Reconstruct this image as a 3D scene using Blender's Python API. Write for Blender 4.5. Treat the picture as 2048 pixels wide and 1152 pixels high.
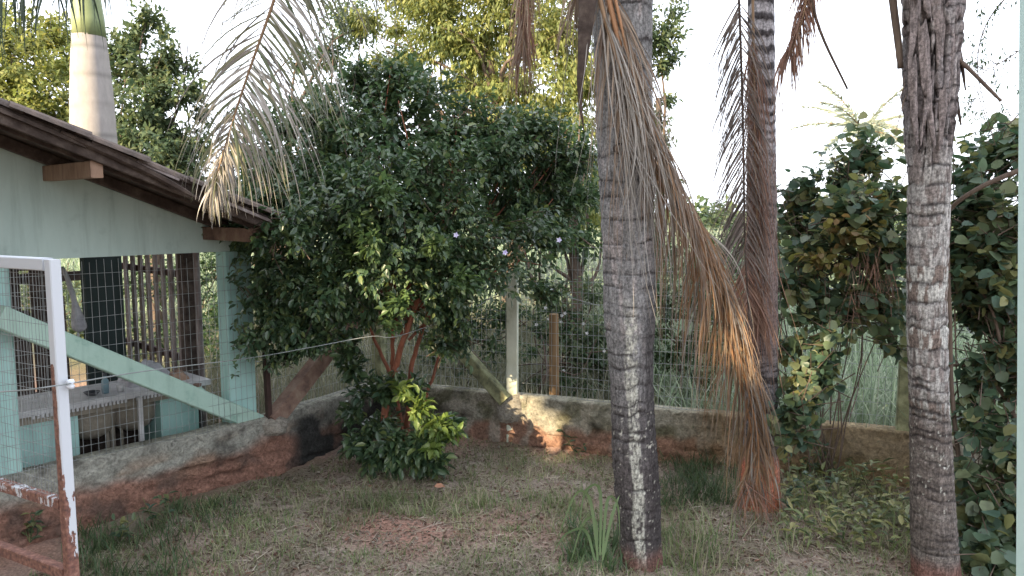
import bpy, math, random
import numpy as np
from mathutils import Vector, Matrix
random.seed(7)
R = np.random.RandomState(11)
for o in list(bpy.data.objects): bpy.data.objects.remove(o)
SC = bpy.context.scene
COL = SC.collection
rad = math.radians
# ------------------------------------------------------------------ camera, sky, sun, exposure
F = 1518.0; HC = 2.2; TH = math.atan(156/1518.0)
cam = bpy.data.cameras.new('camera'); cam.sensor_width = 36; cam.lens = 36*F/2048
cam.clip_start = .05; cam.clip_end = 2000
co = bpy.data.objects.new('camera', cam); COL.objects.link(co)
co.location = (0, 0, HC); co.rotation_euler = (rad(90)-TH, 0, 0); SC.camera = co
SUN_AZ = np.array([-.68, -.73]); SUN_AZ /= np.linalg.norm(SUN_AZ); EL = rad(21)
SUN = np.array([SUN_AZ[0]*math.cos(EL), SUN_AZ[1]*math.cos(EL), math.sin(EL)])
w = bpy.data.worlds.new('World'); SC.world = w; w.use_nodes = True
nt = w.node_tree; sky = nt.nodes.new('ShaderNodeTexSky'); sky.sky_type = 'NISHITA'; sky.sun_disc = False
sky.sun_elevation = EL; sky.sun_rotation = math.atan2(SUN_AZ[0], SUN_AZ[1]); sky.dust_density = 4.5; sky.ozone_density = 1.0; sky.air_density = 1.0
bg = nt.nodes['Background']; bg.inputs[1].default_value = .15
mxw = nt.nodes.new('ShaderNodeMix'); mxw.data_type = 'RGBA'; mxw.inputs['Factor'].default_value = .8
mxw.inputs['B'].default_value = (6.6, 6.9, 7.6, 1)      # thin bright overcast veil over the clear sky
nt.links.new(sky.outputs[0], mxw.inputs['A']); nt.links.new(mxw.outputs['Result'], bg.inputs[0])
sd = bpy.data.lights.new('sun', 'SUN'); sd.energy = 5.0; sd.angle = rad(.6); sd.color = (1, .80, .52)
so = bpy.data.objects.new('sun', sd); COL.objects.link(so); so.rotation_euler = Vector(SUN).to_track_quat('Z', 'Y').to_euler()
vs = SC.view_settings; vs.view_transform = 'Standard'; vs.look = 'None'; vs.gamma = 1; vs.exposure = 1.58
try: vs.use_curve_mapping = False
except Exception: pass
SC.render.engine = 'CYCLES'
SC.cycles.max_bounces = 6; SC.cycles.diffuse_bounces = 3; SC.cycles.transparent_max_bounces = 4

# ------------------------------------------------------------------ helpers
def P(px, py, Y):
    "world point seen at photo pixel (px,py) at depth Y"
    x = (px-1024)/F; u = (576-py)/F
    dy = math.cos(TH)+u*math.sin(TH); dz = -math.sin(TH)+u*math.cos(TH)
    k = Y/dy
    return np.array([x*k, Y, HC+dz*k])
def G(px, py, z=0.):
    x = (px-1024)/F; u = (576-py)/F
    dy = math.cos(TH)+u*math.sin(TH); dz = -math.sin(TH)+u*math.cos(TH)
    k = (z-HC)/dz
    return np.array([x*k, dy*k, z])
def hashn(ix, iy, iz, seed):
    n = (ix.astype(np.int64)*73856093) ^ (iy.astype(np.int64)*19349663) ^ (iz.astype(np.int64)*83492791) ^ (seed*2654435761)
    n = (n ^ (n >> 13))*1274126177
    n = n ^ (n >> 16)
    return (n & 0xffffff)/float(0xffffff)
def noise(p, scale=1., seed=0):
    q = np.asarray(p, float)*scale; i = np.floor(q).astype(np.int64); f = q-i; f = f*f*(3-2*f)
    r = 0
    for a in (0, 1):
        for b in (0, 1):
            for c in (0, 1):
                wgt = (f[..., 0] if a else 1-f[..., 0])*(f[..., 1] if b else 1-f[..., 1])*(f[..., 2] if c else 1-f[..., 2])
                r = r+wgt*hashn(i[..., 0]+a, i[..., 1]+b, i[..., 2]+c, seed)
    return r
def fbm(p, scale=1., oct=4, seed=0):
    r = 0; a = .5; t = 0
    for k in range(oct):
        r = r+a*noise(p, scale*2**k, seed+k*17); t += a; a *= .5
    return r/t
def sstep(x, a, b):
    t = np.clip((x-a)/(b-a), 0, 1); return t*t*(3-2*t)
def norm(v):
    v = np.asarray(v, float); return v/(np.linalg.norm(v, axis=-1, keepdims=True)+1e-9)
def link(name, data, parent=None, loc=None):
    o = bpy.data.objects.new(name, data); COL.objects.link(o)
    if parent is not None: o.parent = parent
    if loc is not None: o.location = loc
    return o
def thing(name, label, cat, loc=(0, 0, 0), group=None):
    o = link(name, None); o.location = loc; o.empty_display_size = .1
    return tag(o, label, cat, group)
def tag(o, label, cat, group=None):
    o['label'] = label; o['category'] = cat
    if group: o['group'] = group
    return o
def kind(o, k): o['kind'] = k; return o
def off(parent):
    return np.array(parent.location) if parent is not None and parent.type == 'EMPTY' else (np.array(parent.get('off', (0, 0, 0))) if parent is not None else np.zeros(3))
def mesh_data(name, V, Fc, mat, smooth=False, col=None):
    V = np.asarray(V, np.float32).reshape(-1, 3)
    me = bpy.data.meshes.new(name)
    if isinstance(Fc, np.ndarray):
        k = Fc.shape[1]; n = len(Fc)
        me.vertices.add(len(V)); me.vertices.foreach_set('co', V.ravel())
        me.loops.add(n*k); me.loops.foreach_set('vertex_index', Fc.astype(np.int32).ravel())
        me.polygons.add(n); me.polygons.foreach_set('loop_start', (np.arange(n)*k).astype(np.int32))
        me.polygons.foreach_set('loop_total', np.full(n, k, np.int32))
        me.update(calc_edges=True); me.validate()
    else:
        me.from_pydata(V.tolist(), [], Fc); me.update()
    if smooth: me.polygons.foreach_set('use_smooth', np.ones(len(me.polygons), bool))
    if col is not None:
        a = me.color_attributes.new('Col', 'FLOAT_COLOR', 'POINT')
        c = np.ones((len(V), 4), np.float32); c[:, :3] = col; a.data.foreach_set('color', c.ravel())
    if mat: me.materials.append(mat)
    return me
def mk(name, V, Fc, mat, parent=None, smooth=False, col=None):
    "mesh object in world coordinates, origin shifted to the parent thing's base"
    V = np.asarray(V, float).reshape(-1, 3); o0 = off(parent)
    o = link(name, mesh_data(name, V-o0, Fc, mat, smooth, col), parent)
    if parent is not None: o['off'] = list(map(float, o0))
    return o
BF = [(0, 1, 3, 2), (4, 6, 7, 5), (0, 4, 5, 1), (2, 3, 7, 6), (0, 2, 6, 4), (1, 5, 7, 3)]
class MB:
    def __init__(s): s.v = []; s.f = []; s.n = 0
    def add(s, V, Fc):
        V = np.asarray(V, float).reshape(-1, 3); s.v.append(V); s.f += [tuple(int(i)+s.n for i in f) for f in Fc]; s.n += len(V); return s
    def hexa(s, c8): return s.add(c8, BF)
    def beam(s, a, b, wd, ht, up=(0, 0, 1), ch=.0):
        a = np.array(a, float); b = np.array(b, float); d = norm(b-a); sd = norm(np.cross(d, up)); u = np.cross(sd, d)
        if ch <= 0:
            pts = [p+sd*i*wd/2+u*j*ht/2 for p in (a, b) for i in (-1, 1) for j in (-1, 1)]
            return s.hexa(pts)
        W, H = wd/2, ht/2
        prof = [(-W+ch, -H), (W-ch, -H), (W, -H+ch), (W, H-ch), (W-ch, H), (-W+ch, H), (-W, H-ch), (-W, -H+ch)]
        pts = [p+sd*i+u*j for p in (a, b) for i, j in prof]
        Fc = [tuple(range(7, -1, -1)), tuple(range(8, 16))]+[(i, (i+1) % 8, (i+1) % 8+8, i+8) for i in range(8)]
        return s.add(pts, Fc)
    def tube(s, pts, r, n=8, cap=True):
        V, Fc = tube_np(pts, r, n); base = s.n
        s.add(V, Fc.tolist())
        if cap: s.f += [tuple(base+i for i in range(n-1, -1, -1)), tuple(base+len(V)-n+i for i in range(n))]
        return s
    def lathe(s, c, prof, n=20, ax=None):
        V = []; c = np.array(c, float)
        for r, z in prof:
            for k in range(n):
                a = 2*math.pi*k/n; V.append(c+np.array([r*math.cos(a), r*math.sin(a), z]))
        Fc = [(j*n+k, j*n+(k+1) % n, (j+1)*n+(k+1) % n, (j+1)*n+k) for j in range(len(prof)-1) for k in range(n)]
        return s.add(V, Fc)
    def build(s, name, mat, parent=None, smooth=False):
        return mk(name, np.vstack(s.v), s.f, mat, parent, smooth)
def frames(pts):
    pts = np.asarray(pts, float); d = np.gradient(pts, axis=0); d = norm(d)
    ref = np.array([0, 0, 1.]) if abs(d[0, 2]) < .9 else np.array([1., 0, 0])
    s = np.zeros_like(pts); u = np.zeros_like(pts)
    for i in range(len(pts)):
        ref = ref-d[i]*np.dot(ref, d[i]); ref = ref/np.linalg.norm(ref); s[i] = ref; u[i] = np.cross(d[i], ref)
    return d, s, u
def tube_np(pts, r, n=8):
    pts = np.asarray(pts, float); m = len(pts); r = np.broadcast_to(np.asarray(r, float), (m,))
    d, s, u = frames(pts); a = np.arange(n)*2*math.pi/n
    V = pts[:, None]+r[:, None, None]*(np.cos(a)[None, :, None]*s[:, None]+np.sin(a)[None, :, None]*u[:, None])
    i = np.arange(m-1)[:, None]*n; k = np.arange(n)[None]; k2 = (k+1) % n
    Fc = np.stack([i+k, i+k2, i+n+k2, i+n+k], -1).reshape(-1, 4)
    return V.reshape(-1, 3), Fc
def spline(cps, n=24):
    c = np.asarray(cps, float); m = len(c); c = np.vstack([2*c[0]-c[1], c, 2*c[-1]-c[-2]]); out = []
    for t in np.linspace(0, m-1-1e-6, n):
        i = int(t); f = t-i; p0, p1, p2, p3 = c[i], c[i+1], c[i+2], c[i+3]
        out.append(.5*((2*p1)+(-p0+p2)*f+(2*p0-5*p1+4*p2-p3)*f*f+(-p0+3*p1-3*p2+p3)*f**3))
    return np.array(out)

# ------------------------------------------------------------------ materials
def newmat(name):
    m = bpy.data.materials.new(name); m.use_nodes = True; nt = m.node_tree
    b = nt.nodes['Principled BSDF']; return m, nt, b
def N(nt, t, **kw):
    n = nt.nodes.new('ShaderNode'+t)
    for k, v in kw.items():
        if k.startswith('i_'): n.inputs[k[2:].replace('_', ' ')].default_value = v
        else: setattr(n, k, v)
    return n
def ramp(nt, cols, pos=None):
    n = nt.nodes.new('ShaderNodeValToRGB'); e = n.color_ramp.elements
    pos = pos or [i/(len(cols)-1) for i in range(len(cols))]
    while len(e) < len(cols): e.new(.5)
    for i, c in enumerate(cols): e[i].position = pos[i]; e[i].color = (*c, 1)
    return n
def mat_leaf(name, cols, trans=.3, rough=.42, spec=.5, tcol=None):
    m, nt, b = newmat(name); L = nt.links.new
    geo = N(nt, 'NewGeometry'); oi = N(nt, 'ObjectInfo')
    ad = N(nt, 'Math', operation='ADD'); L(geo.outputs['Random Per Island'], ad.inputs[0]); L(oi.outputs['Random'], ad.inputs[1])
    fr = N(nt, 'Math', operation='FRACT'); L(ad.outputs[0], fr.inputs[0])
    rp = ramp(nt, cols); L(fr.outputs[0], rp.inputs[0])
    tc = N(nt, 'TexCoord'); nz = N(nt, 'TexNoise', i_Scale=1.3, i_Detail=2.); L(tc.outputs['Object'], nz.inputs['Vector'])
    mr = N(nt, 'MapRange'); mr.inputs[1].default_value = .3; mr.inputs[2].default_value = .7; mr.inputs[3].default_value = .7; mr.inputs[4].default_value = 1.3
    L(nz.outputs[0], mr.inputs[0])
    mx = N(nt, 'VectorMath', operation='SCALE'); L(rp.outputs[0], mx.inputs[0]); L(mr.outputs[0], mx.inputs['Scale'])
    L(mx.outputs[0], b.inputs['Base Color']); b.inputs['Roughness'].default_value = rough; b.inputs['Specular IOR Level'].default_value = spec
    if trans > 0:
        tr = N(nt, 'BsdfTranslucent'); hs = N(nt, 'HueSaturation', i_Saturation=1.15, i_Value=1.7, i_Hue=.485); L(mx.outputs[0], hs.inputs['Color']); L(hs.outputs[0], tr.inputs[0])
        mi = N(nt, 'MixShader'); mi.inputs[0].default_value = trans; L(b.outputs[0], mi.inputs[1]); L(tr.outputs[0], mi.inputs[2])
        L(mi.outputs[0], nt.nodes['Material Output'].inputs[0])
    return m
def mat_noise(name, cols, scale=6., stretch=(1, 1, 1), rough=.85, bump=.3, bscale=40., detail=6., spec=.25, pos=None, metal=0., dist=.01):
    m, nt, b = newmat(name); L = nt.links.new
    tc = N(nt, 'TexCoord'); mp = N(nt, 'Mapping'); mp.inputs['Scale'].default_value = stretch; L(tc.outputs['Object'], mp.inputs[0])
    n1 = N(nt, 'TexNoise', i_Scale=scale, i_Detail=detail, i_Roughness=.65); L(mp.outputs[0], n1.inputs['Vector'])
    rp = ramp(nt, cols, pos or list(np.linspace(.3, .7, len(cols)))); L(n1.outputs[0], rp.inputs[0]); L(rp.outputs[0], b.inputs['Base Color'])
    n2 = N(nt, 'TexNoise', i_Scale=bscale, i_Detail=5., i_Roughness=.6); L(mp.outputs[0], n2.inputs['Vector'])
    bp = N(nt, 'Bump', i_Strength=bump, i_Distance=dist); L(n2.outputs[0], bp.inputs['Height']); L(bp.outputs[0], b.inputs['Normal'])
    b.inputs['Roughness'].default_value = rough; b.inputs['Specular IOR Level'].default_value = spec; b.inputs['Metallic'].default_value = metal
    return m
def mat_vcol(name, scale=60., stretch=(1, 1, 1), var=.35, rough=.9, bump=.5, dist=.006, fiber=None, spec=.2):
    m, nt, b = newmat(name); L = nt.links.new
    at = N(nt, 'Attribute', attribute_name='Col')
    tc = N(nt, 'TexCoord'); mp = N(nt, 'Mapping'); mp.inputs['Scale'].default_value = stretch; L(tc.outputs['Object'], mp.inputs[0])
    n1 = N(nt, 'TexNoise', i_Scale=scale, i_Detail=6., i_Roughness=.7); L(mp.outputs[0], n1.inputs['Vector'])
    mr = N(nt, 'MapRange'); mr.inputs[1].default_value = .3; mr.inputs[2].default_value = .7; mr.inputs[3].default_value = 1-var; mr.inputs[4].default_value = 1+var; L(n1.outputs[0], mr.inputs[0])
    mx = N(nt, 'VectorMath', operation='SCALE'); L(at.outputs['Color'], mx.inputs[0]); L(mr.outputs[0], mx.inputs['Scale']); L(mx.outputs[0], b.inputs['Base Color'])
    bp = N(nt, 'Bump', i_Strength=bump, i_Distance=dist); L(n1.outputs[0], bp.inputs['Height']); L(bp.outputs[0], b.inputs['Normal'])
    b.inputs['Roughness'].default_value = rough; b.inputs['Specular IOR Level'].default_value = spec
    return m
M = {}
M['bush'] = mat_leaf('dark glossy leaf', [(.034, .066, .034), (.055, .098, .048), (.080, .130, .055), (.042, .082, .048), (.075, .12, .055), (.14, .175, .06)], .25, .33, .6)
M['young'] = mat_leaf('young yellow green leaf', [(.08, .13, .035), (.12, .18, .045), (.16, .21, .06), (.07, .11, .035)], .35, .4)
M['round'] = mat_leaf('round shrub leaf', [(.036, .07, .045), (.06, .105, .06), (.095, .13, .06), (.055, .10, .072), (.18, .18, .07), (.07, .11, .06)], .28, .45, .45)
M['tree_a'] = mat_leaf('background tree leaf', [(.05, .08, .045), (.075, .11, .055), (.12, .14, .065)], .35, .55, .3)
M['tree_b'] = mat_leaf('yellow green leaf', [(.10, .13, .045), (.16, .19, .06), (.25, .255, .09), (.12, .155, .06)], .4, .55, .3)
M['tree_d'] = mat_leaf('dark back leaf', [(.025, .05, .022), (.04, .075, .03), (.06, .095, .035)], .3, .5, .35)
M['pale'] = mat_leaf('haze paled distant frond', [(.26, .29, .22), (.36, .38, .30)], .4, .6, .3)  # distance haze and glare put into the leaf colour itself
M['grass'] = mat_leaf('lawn grass blade', [(.09, .145, .055), (.13, .19, .08), (.18, .22, .10), (.26, .26, .15), (.34, .30, .22)], .3, .55, .3)
M['grass_green'] = mat_leaf('green grass blade', [(.04, .075, .035), (.065, .105, .045), (.09, .13, .06)], .3, .5, .35)
M['field'] = mat_leaf('tall field grass', [(.13, .18, .11), (.19, .25, .16), (.32, .36, .27)], .3, .6, .3)
M['drygrass'] = mat_leaf('dry field grass', [(.14, .15, .10), (.22, .21, .15), (.09, .115, .065)], .25, .65, .2)
M['weed'] = mat_leaf('weed leaf', [(.06, .09, .045), (.11, .14, .06), (.20, .22, .09), (.28, .27, .12), (.05, .08, .05)], .3, .5)
M['straw'] = mat_leaf('dry straw', [(.24, .20, .155), (.34, .295, .23), (.17, .135, .11), (.40, .355, .29), (.20, .20, .10)], .1, .7, .2)
M['litter'] = mat_leaf('leaf litter', [(.10, .06, .045), (.17, .12, .09), (.25, .20, .16), (.07, .045, .035), (.19, .10, .07)], 0, .8, .2)
M['dead'] = mat_leaf('dry grey tan leaflet', [(.22, .16, .12), (.30, .23, .17), (.17, .125, .10), (.35, .28, .21)], .15, .6, .25)
M['dead_pale'] = mat_leaf('pale dry leaflet', [(.24, .22, .195), (.33, .31, .28), (.17, .155, .14), (.40, .375, .34)], .15, .6, .25)
M['dead_grey'] = mat_leaf('dark grey dry leaflet', [(.10, .085, .075), (.16, .13, .115), (.20, .17, .15)], .1, .6, .25)
M['dead_orange'] = mat_leaf('dry orange brown leaflet', [(.23, .14, .08), (.30, .185, .105), (.18, .115, .07), (.32, .24, .16)], .15, .55, .3)
M['dead_red'] = mat_leaf('dry reddish leaflet', [(.20, .115, .085), (.26, .155, .11), (.15, .09, .07), (.29, .20, .15)], .15, .6, .25)
M['frond'] = mat_leaf('green grey leaflet', [(.09, .11, .06), (.14, .15, .09), (.19, .18, .12), (.07, .09, .05)], .3, .5, .35)
M['frond_dark'] = mat_leaf('dark green leaflet', [(.025, .045, .025), (.045, .065, .035)], .2, .5, .35)
M['rachis'] = mat_noise('dry rachis', [(.20, .13, .08), (.30, .20, .12)], 8, rough=.6)
M['rachis_orange'] = mat_noise('orange rachis', [(.32, .16, .08), (.40, .23, .13)], 8, rough=.55)
M['bark'] = mat_noise('twig bark', [(.07, .05, .04), (.14, .105, .08)], 20, (1, 1, .3), bump=.6, bscale=60)
M['bark_red'] = mat_noise('red brown bark', [(.14, .055, .035), (.26, .10, .06), (.20, .10, .07)], 14, (1, 1, .3), bump=.5, bscale=60)
M['trunk'] = mat_vcol('palm bark', 70, (1, 1, .20), .55, bump=1.0, dist=.012)
def mottle(m):
    nt = m.node_tree; L = nt.links.new; b = nt.nodes['Principled BSDF']; tc = [n for n in nt.nodes if n.type == 'TEX_COORD'][0]
    v = N(nt, 'TexNoise', i_Scale=60., i_Detail=8., i_Roughness=.7); L(tc.outputs['Object'], v.inputs['Vector'])
    mr = N(nt, 'MapRange'); mr.inputs[1].default_value = .40; mr.inputs[2].default_value = .62; mr.inputs[3].default_value = .62; mr.inputs[4].default_value = 1.55; L(v.outputs[0], mr.inputs[0])
    src = b.inputs['Base Color'].links[0].from_socket; sc_ = N(nt, 'VectorMath', operation='SCALE'); L(src, sc_.inputs[0]); L(mr.outputs[0], sc_.inputs['Scale']); L(sc_.outputs[0], b.inputs['Base Color'])
mottle(M['trunk'])
M['royal'] = mat_vcol('royal palm bark', 14, (1, 1, .4), .12, bump=.2)
M['plaster'] = mat_vcol('rough stained plaster', 38, (1, 1, 1), .38, bump=1.0, dist=.03)
def roughcast(m):
    nt = m.node_tree; L = nt.links.new; b = nt.nodes['Principled BSDF']
    bp0 = [n for n in nt.nodes if n.type == 'BUMP'][0]; mp = [n for n in nt.nodes if n.type == 'MAPPING'][0]
    v = N(nt, 'TexNoise', i_Scale=16., i_Detail=9., i_Roughness=.75); v.inputs['Distortion'].default_value = 1.2; L(mp.outputs[0], v.inputs['Vector'])
    b2 = N(nt, 'Bump', i_Strength=1.0, i_Distance=.05); L(v.outputs[0], b2.inputs['Height']); L(bp0.outputs[0], b2.inputs['Normal']); L(b2.outputs[0], b.inputs['Normal'])
    mr = N(nt, 'MapRange'); mr.inputs[1].default_value = .38; mr.inputs[2].default_value = .58; mr.inputs[3].default_value = .78; mr.inputs[4].default_value = 1.3; L(v.outputs[0], mr.inputs[0])
    src = b.inputs['Base Color'].links[0].from_socket; sc_ = N(nt, 'VectorMath', operation='SCALE'); L(src, sc_.inputs[0]); L(mr.outputs[0], sc_.inputs['Scale']); L(sc_.outputs[0], b.inputs['Base Color'])
roughcast(M['plaster'])
M['ground'] = mat_vcol('soil', 50, (1, 1, 1), .5, bump=.9, dist=.015)
M['paint'] = mat_noise('pale green wall paint', [(.36, .46, .43), (.43, .54, .50), (.45, .56, .525)], 2.6, (1, 1, .22), rough=.8, bump=.12, bscale=60, dist=.004)
def grime(m):
    nt = m.node_tree; L = nt.links.new; b = nt.nodes['Principled BSDF']; tc = [n for n in nt.nodes if n.type == 'TEX_COORD'][0]
    mp = N(nt, 'Mapping'); mp.inputs['Scale'].default_value = (1, 1, .09); L(tc.outputs['Object'], mp.inputs[0])
    v = N(nt, 'TexNoise', i_Scale=9., i_Detail=7., i_Roughness=.65); L(mp.outputs[0], v.inputs['Vector'])
    v2 = N(nt, 'TexNoise', i_Scale=5., i_Detail=8., i_Roughness=.7); L(tc.outputs['Object'], v2.inputs['Vector'])
    for vv, lo, hi, k in ((v, .52, .70, .78), (v2, .58, .72, .84)):
        mr = N(nt, 'MapRange'); mr.inputs[1].default_value = lo; mr.inputs[2].default_value = hi; mr.inputs[3].default_value = 1.; mr.inputs[4].default_value = k; L(vv.outputs[0], mr.inputs[0])
        src = b.inputs['Base Color'].links[0].from_socket; sc_ = N(nt, 'VectorMath', operation='SCALE'); L(src, sc_.inputs[0]); L(mr.outputs[0], sc_.inputs['Scale']); L(sc_.outputs[0], b.inputs['Base Color'])
grime(M['paint'])
M['paint_b'] = mat_noise('turquoise column paint', [(.28, .47, .44), (.36, .55, .51)], 4, (1, 1, .4), rough=.75, bump=.15, bscale=50, dist=.004)
M['brace'] = mat_noise('pale green concrete', [(.22, .35, .29), (.33, .47, .40), (.37, .51, .44)], 5, rough=.85, bump=.35, bscale=60, dist=.005, pos=[.28, .42, .7])
grime(M['brace']); grime(M['paint_b'])
M['post'] = mat_noise('cream painted concrete', [(.28, .29, .20), (.50, .52, .42), (.62, .64, .54)], 7, (1, 1, .5), rough=.85, bump=.35, bscale=70, dist=.005, pos=[.28, .42, .7])
M['mossy'] = mat_noise('mossy weathered concrete', [(.07, .07, .05), (.20, .21, .12), (.34, .36, .22)], 9, rough=.95, bump=.6, bscale=50)
M['browncon'] = mat_noise('soil stained concrete', [(.09, .06, .05), (.20, .13, .10), (.27, .21, .16)], 8, rough=.95, bump=.6, bscale=50)
M['wood'] = mat_noise('dark weathered wood', [(.025, .018, .015), (.06, .045, .038), (.12, .095, .08)], 9, (1, 1, 1), rough=.9, bump=.7, bscale=45)
M['wood_l'] = mat_noise('sawn timber', [(.16, .10, .07), (.26, .17, .12), (.32, .22, .16)], 5, (4, 4, 1), rough=.75, bump=.3, bscale=30)
M['slat'] = mat_noise('grey weathered slat', [(.07, .055, .05), (.20, .17, .165), (.32, .29, .29)], 10, (1, 1, .35), rough=.9, bump=.5, bscale=40)
M['postwood'] = mat_noise('old wooden post', [(.14, .085, .045), (.26, .17, .09)], 12, (1, 1, .15), rough=.9, bump=.6, bscale=50)
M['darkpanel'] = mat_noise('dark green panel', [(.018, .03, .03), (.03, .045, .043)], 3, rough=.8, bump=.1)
M['tile'] = mat_noise('old clay tile', [(.05, .042, .04), (.11, .09, .08), (.17, .13, .11)], 12, rough=.95, bump=.6, bscale=60)
M['counter'] = mat_noise('worn white countertop', [(.34, .33, .33), (.55, .55, .56)], 8, rough=.5, bump=.1)
M['cement'] = mat_noise('cement', [(.17, .15, .12), (.27, .24, .19)], 6, rough=.9, bump=.4)
M['wire'] = mat_noise('galvanised wire', [(.20, .22, .22), (.34, .36, .36)], 9, rough=.5, bump=0, metal=.4, spec=.5)
M['darkiron'] = mat_noise('dark rusty iron', [(.03, .018, .015), (.06, .035, .03)], 14, rough=.8, bump=.3)
M['bluewhite'] = mat_noise('white enamel', [(.55, .60, .66), (.68, .72, .77)], 4, rough=.4, bump=.05)
M['cloth'] = mat_noise('grey cloth', [(.22, .22, .24), (.42, .42, .44)], 14, rough=.95, bump=.4)
M['bluepl'] = mat_noise('blue grey plastic', [(.12, .20, .24), (.2, .3, .34)], 3, rough=.4, bump=0)
M['darkpl'] = mat_noise('dark plastic', [(.03, .035, .04), (.06, .06, .065)], 3, rough=.4, bump=0)
M['red'] = mat_noise('faded red brown paint', [(.13, .05, .05), (.2, .08, .07)], 7, rough=.8)
M['veranda'] = mat_noise('pale veranda paint', [(.45, .62, .58), (.52, .68, .64)], 2, rough=.6, bump=.03)
M['flower'] = mat_leaf('violet flower', [(.55, .50, .78), (.7, .68, .85)], .2, .6)
M['white_fl'] = mat_leaf('white flower', [(.6, .6, .62), (.75, .75, .75)], .2, .6)
def rust_mat():
    m, nt, b = newmat('rusting white paint'); L = nt.links.new
    tc = N(nt, 'TexCoord'); sp = N(nt, 'SeparateXYZ'); L(tc.outputs['Object'], sp.inputs[0])
    nz = N(nt, 'TexNoise', i_Scale=22., i_Detail=7., i_Roughness=.7); mp = N(nt, 'Mapping'); mp.inputs['Scale'].default_value = (1, 1, .35); L(tc.outputs['Object'], mp.inputs[0]); L(mp.outputs[0], nz.inputs['Vector'])
    at = N(nt, 'Attribute', attribute_name='Col'); s2 = N(nt, 'SeparateColor'); L(at.outputs['Color'], s2.inputs[0])
    ad = N(nt, 'Math', operation='ADD'); L(nz.outputs[0], ad.inputs[0]); L(s2.outputs[0], ad.inputs[1])
    rp = ramp(nt, [(.62, .66, .72), (.62, .66, .72), (.20, .085, .05), (.30, .10, .055)], [0, .985, 1.0, 1.0])
    mr = N(nt, 'MapRange'); mr.inputs[1].default_value = .2; mr.inputs[2].default_value = 1.0; L(ad.outputs[0], mr.inputs[0]); L(mr.outputs[0], rp.inputs[0])
    n3 = N(nt, 'TexNoise', i_Scale=60., i_Detail=4.); r3 = ramp(nt, [(.07, .035, .03), (.17, .075, .055), (.28, .15, .11)], [.3, .5, .7]); L(tc.outputs['Object'], n3.inputs['Vector']); L(n3.outputs[0], r3.inputs[0])
    gt = N(nt, 'Math', operation='GREATER_THAN'); gt.inputs[1].default_value = .98; L(ad.outputs[0], gt.inputs[0])
    mx = N(nt, 'Mix', data_type='RGBA'); L(gt.outputs[0], mx.inputs['Factor']); mx.inputs['A'].default_value = (.50, .53, .57, 1); L(r3.outputs[0], mx.inputs['B'])
    for i in mx.inputs:
        pass
    L(mx.outputs['Result'], b.inputs['Base Color']); b.inputs['Roughness'].default_value = .6
    bp = N(nt, 'Bump', i_Strength=.4, i_Distance=.003); L(nz.outputs[0], bp.inputs['Height']); L(bp.outputs[0], b.inputs['Normal'])
    return m
M['rust'] = rust_mat()

# ------------------------------------------------------------------ leaf machinery
T_LEAF = (np.array([(0, 0, 0), (.28, .42, .06), (.30, 0, -.05), (.28, -.42, .06), (.66, .40, .03), (.68, 0, -.10), (.66, -.40, .03), (1, 0, -.22)]),
          np.array([(0, 2, 1), (0, 3, 2), (1, 2, 5), (1, 5, 4), (2, 3, 6), (2, 6, 5), (4, 5, 7), (5, 6, 7)]))
T_ROUND = (np.array([(0, 0, 0), (.06, .42, .03), (.45, .55, .05), (.82, .30, -.03), (1, 0, -.12), (.82, -.30, -.03), (.45, -.55, .05), (.06, -.42, .03), (.42, 0, -.05)]),
           np.array([(8, 0, 1), (8, 1, 2), (8, 2, 3), (8, 3, 4), (8, 4, 5), (8, 5, 6), (8, 6, 7), (8, 7, 0)])[:, ::-1])
T_FAR = (np.array([(0, 0, 0), (.5, .5, .08), (.5, -.5, .08), (1, 0, -.1)]), np.array([(0, 2, 1), (1, 2, 3)]))
T_BLADE = (np.array([(0, .5, 0), (0, -.5, 0), (.4, .42, .06), (.4, -.42, .06), (.75, .25, .02), (.75, -.25, .02), (1, 0, -.12)]),
           np.array([(0, 1, 3), (0, 3, 2), (2, 3, 5), (2, 5, 4), (4, 5, 6)]))
def leaf_axes(D, U):
    D = norm(D); S = norm(np.cross(U, D)); U2 = np.cross(D, S); return D, S, U2
def leaf_batch(B, D, U, L, W, T=T_LEAF):
    T0, TF = T; D, S, U2 = leaf_axes(D, U); n = len(B)
    L = np.broadcast_to(L, (n,)); W = np.broadcast_to(W, (n,))
    V = B[:, None]+D[:, None]*(T0[None, :, 0:1]*L[:, None, None])+S[:, None]*(T0[None, :, 1:2]*W[:, None, None])+U2[:, None]*(T0[None, :, 2:3]*L[:, None, None])
    Fc = TF[None]+(np.arange(n)*len(T0))[:, None, None]
    return V.reshape(-1, 3), Fc.reshape(-1, 3)
def rdir(n):
    return norm(R.randn(n, 3))
def twig_leaves(tips, tdir, k, tl, L, W, droop=.35, spread=.9, jit=.35):
    "k leaves along every twig, alternate sides; returns B,D,U,L,W"
    n = len(tips); side = norm(np.cross(tdir, rdir(n))); oth = np.cross(tdir, side)
    Bs, Ds, Us = [], [], []
    for i in range(k):
        f = (i+.5)/k; ph = i*2.4
        sd = side*math.cos(ph)+oth*math.sin(ph)
        B = tips-tdir*(tl*(1-f))+R.randn(n, 3)*.01
        D = tdir*(.45+.5*f)+sd*spread*(1-.45*f)+R.randn(n, 3)*jit+np.array([0, 0, -droop])
        U = np.array([0, 0, 1.])+tdir*.3+R.randn(n, 3)*.45
        Bs.append(B); Ds.append(D); Us.append(U)
    B = np.vstack(Bs); D = np.vstack(Ds); U = np.vstack(Us); m = len(B)
    s = R.uniform(.5, 1.25, m)
    return B, D, U, L*s, W*s*R.uniform(.85, 1.15, m)
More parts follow.
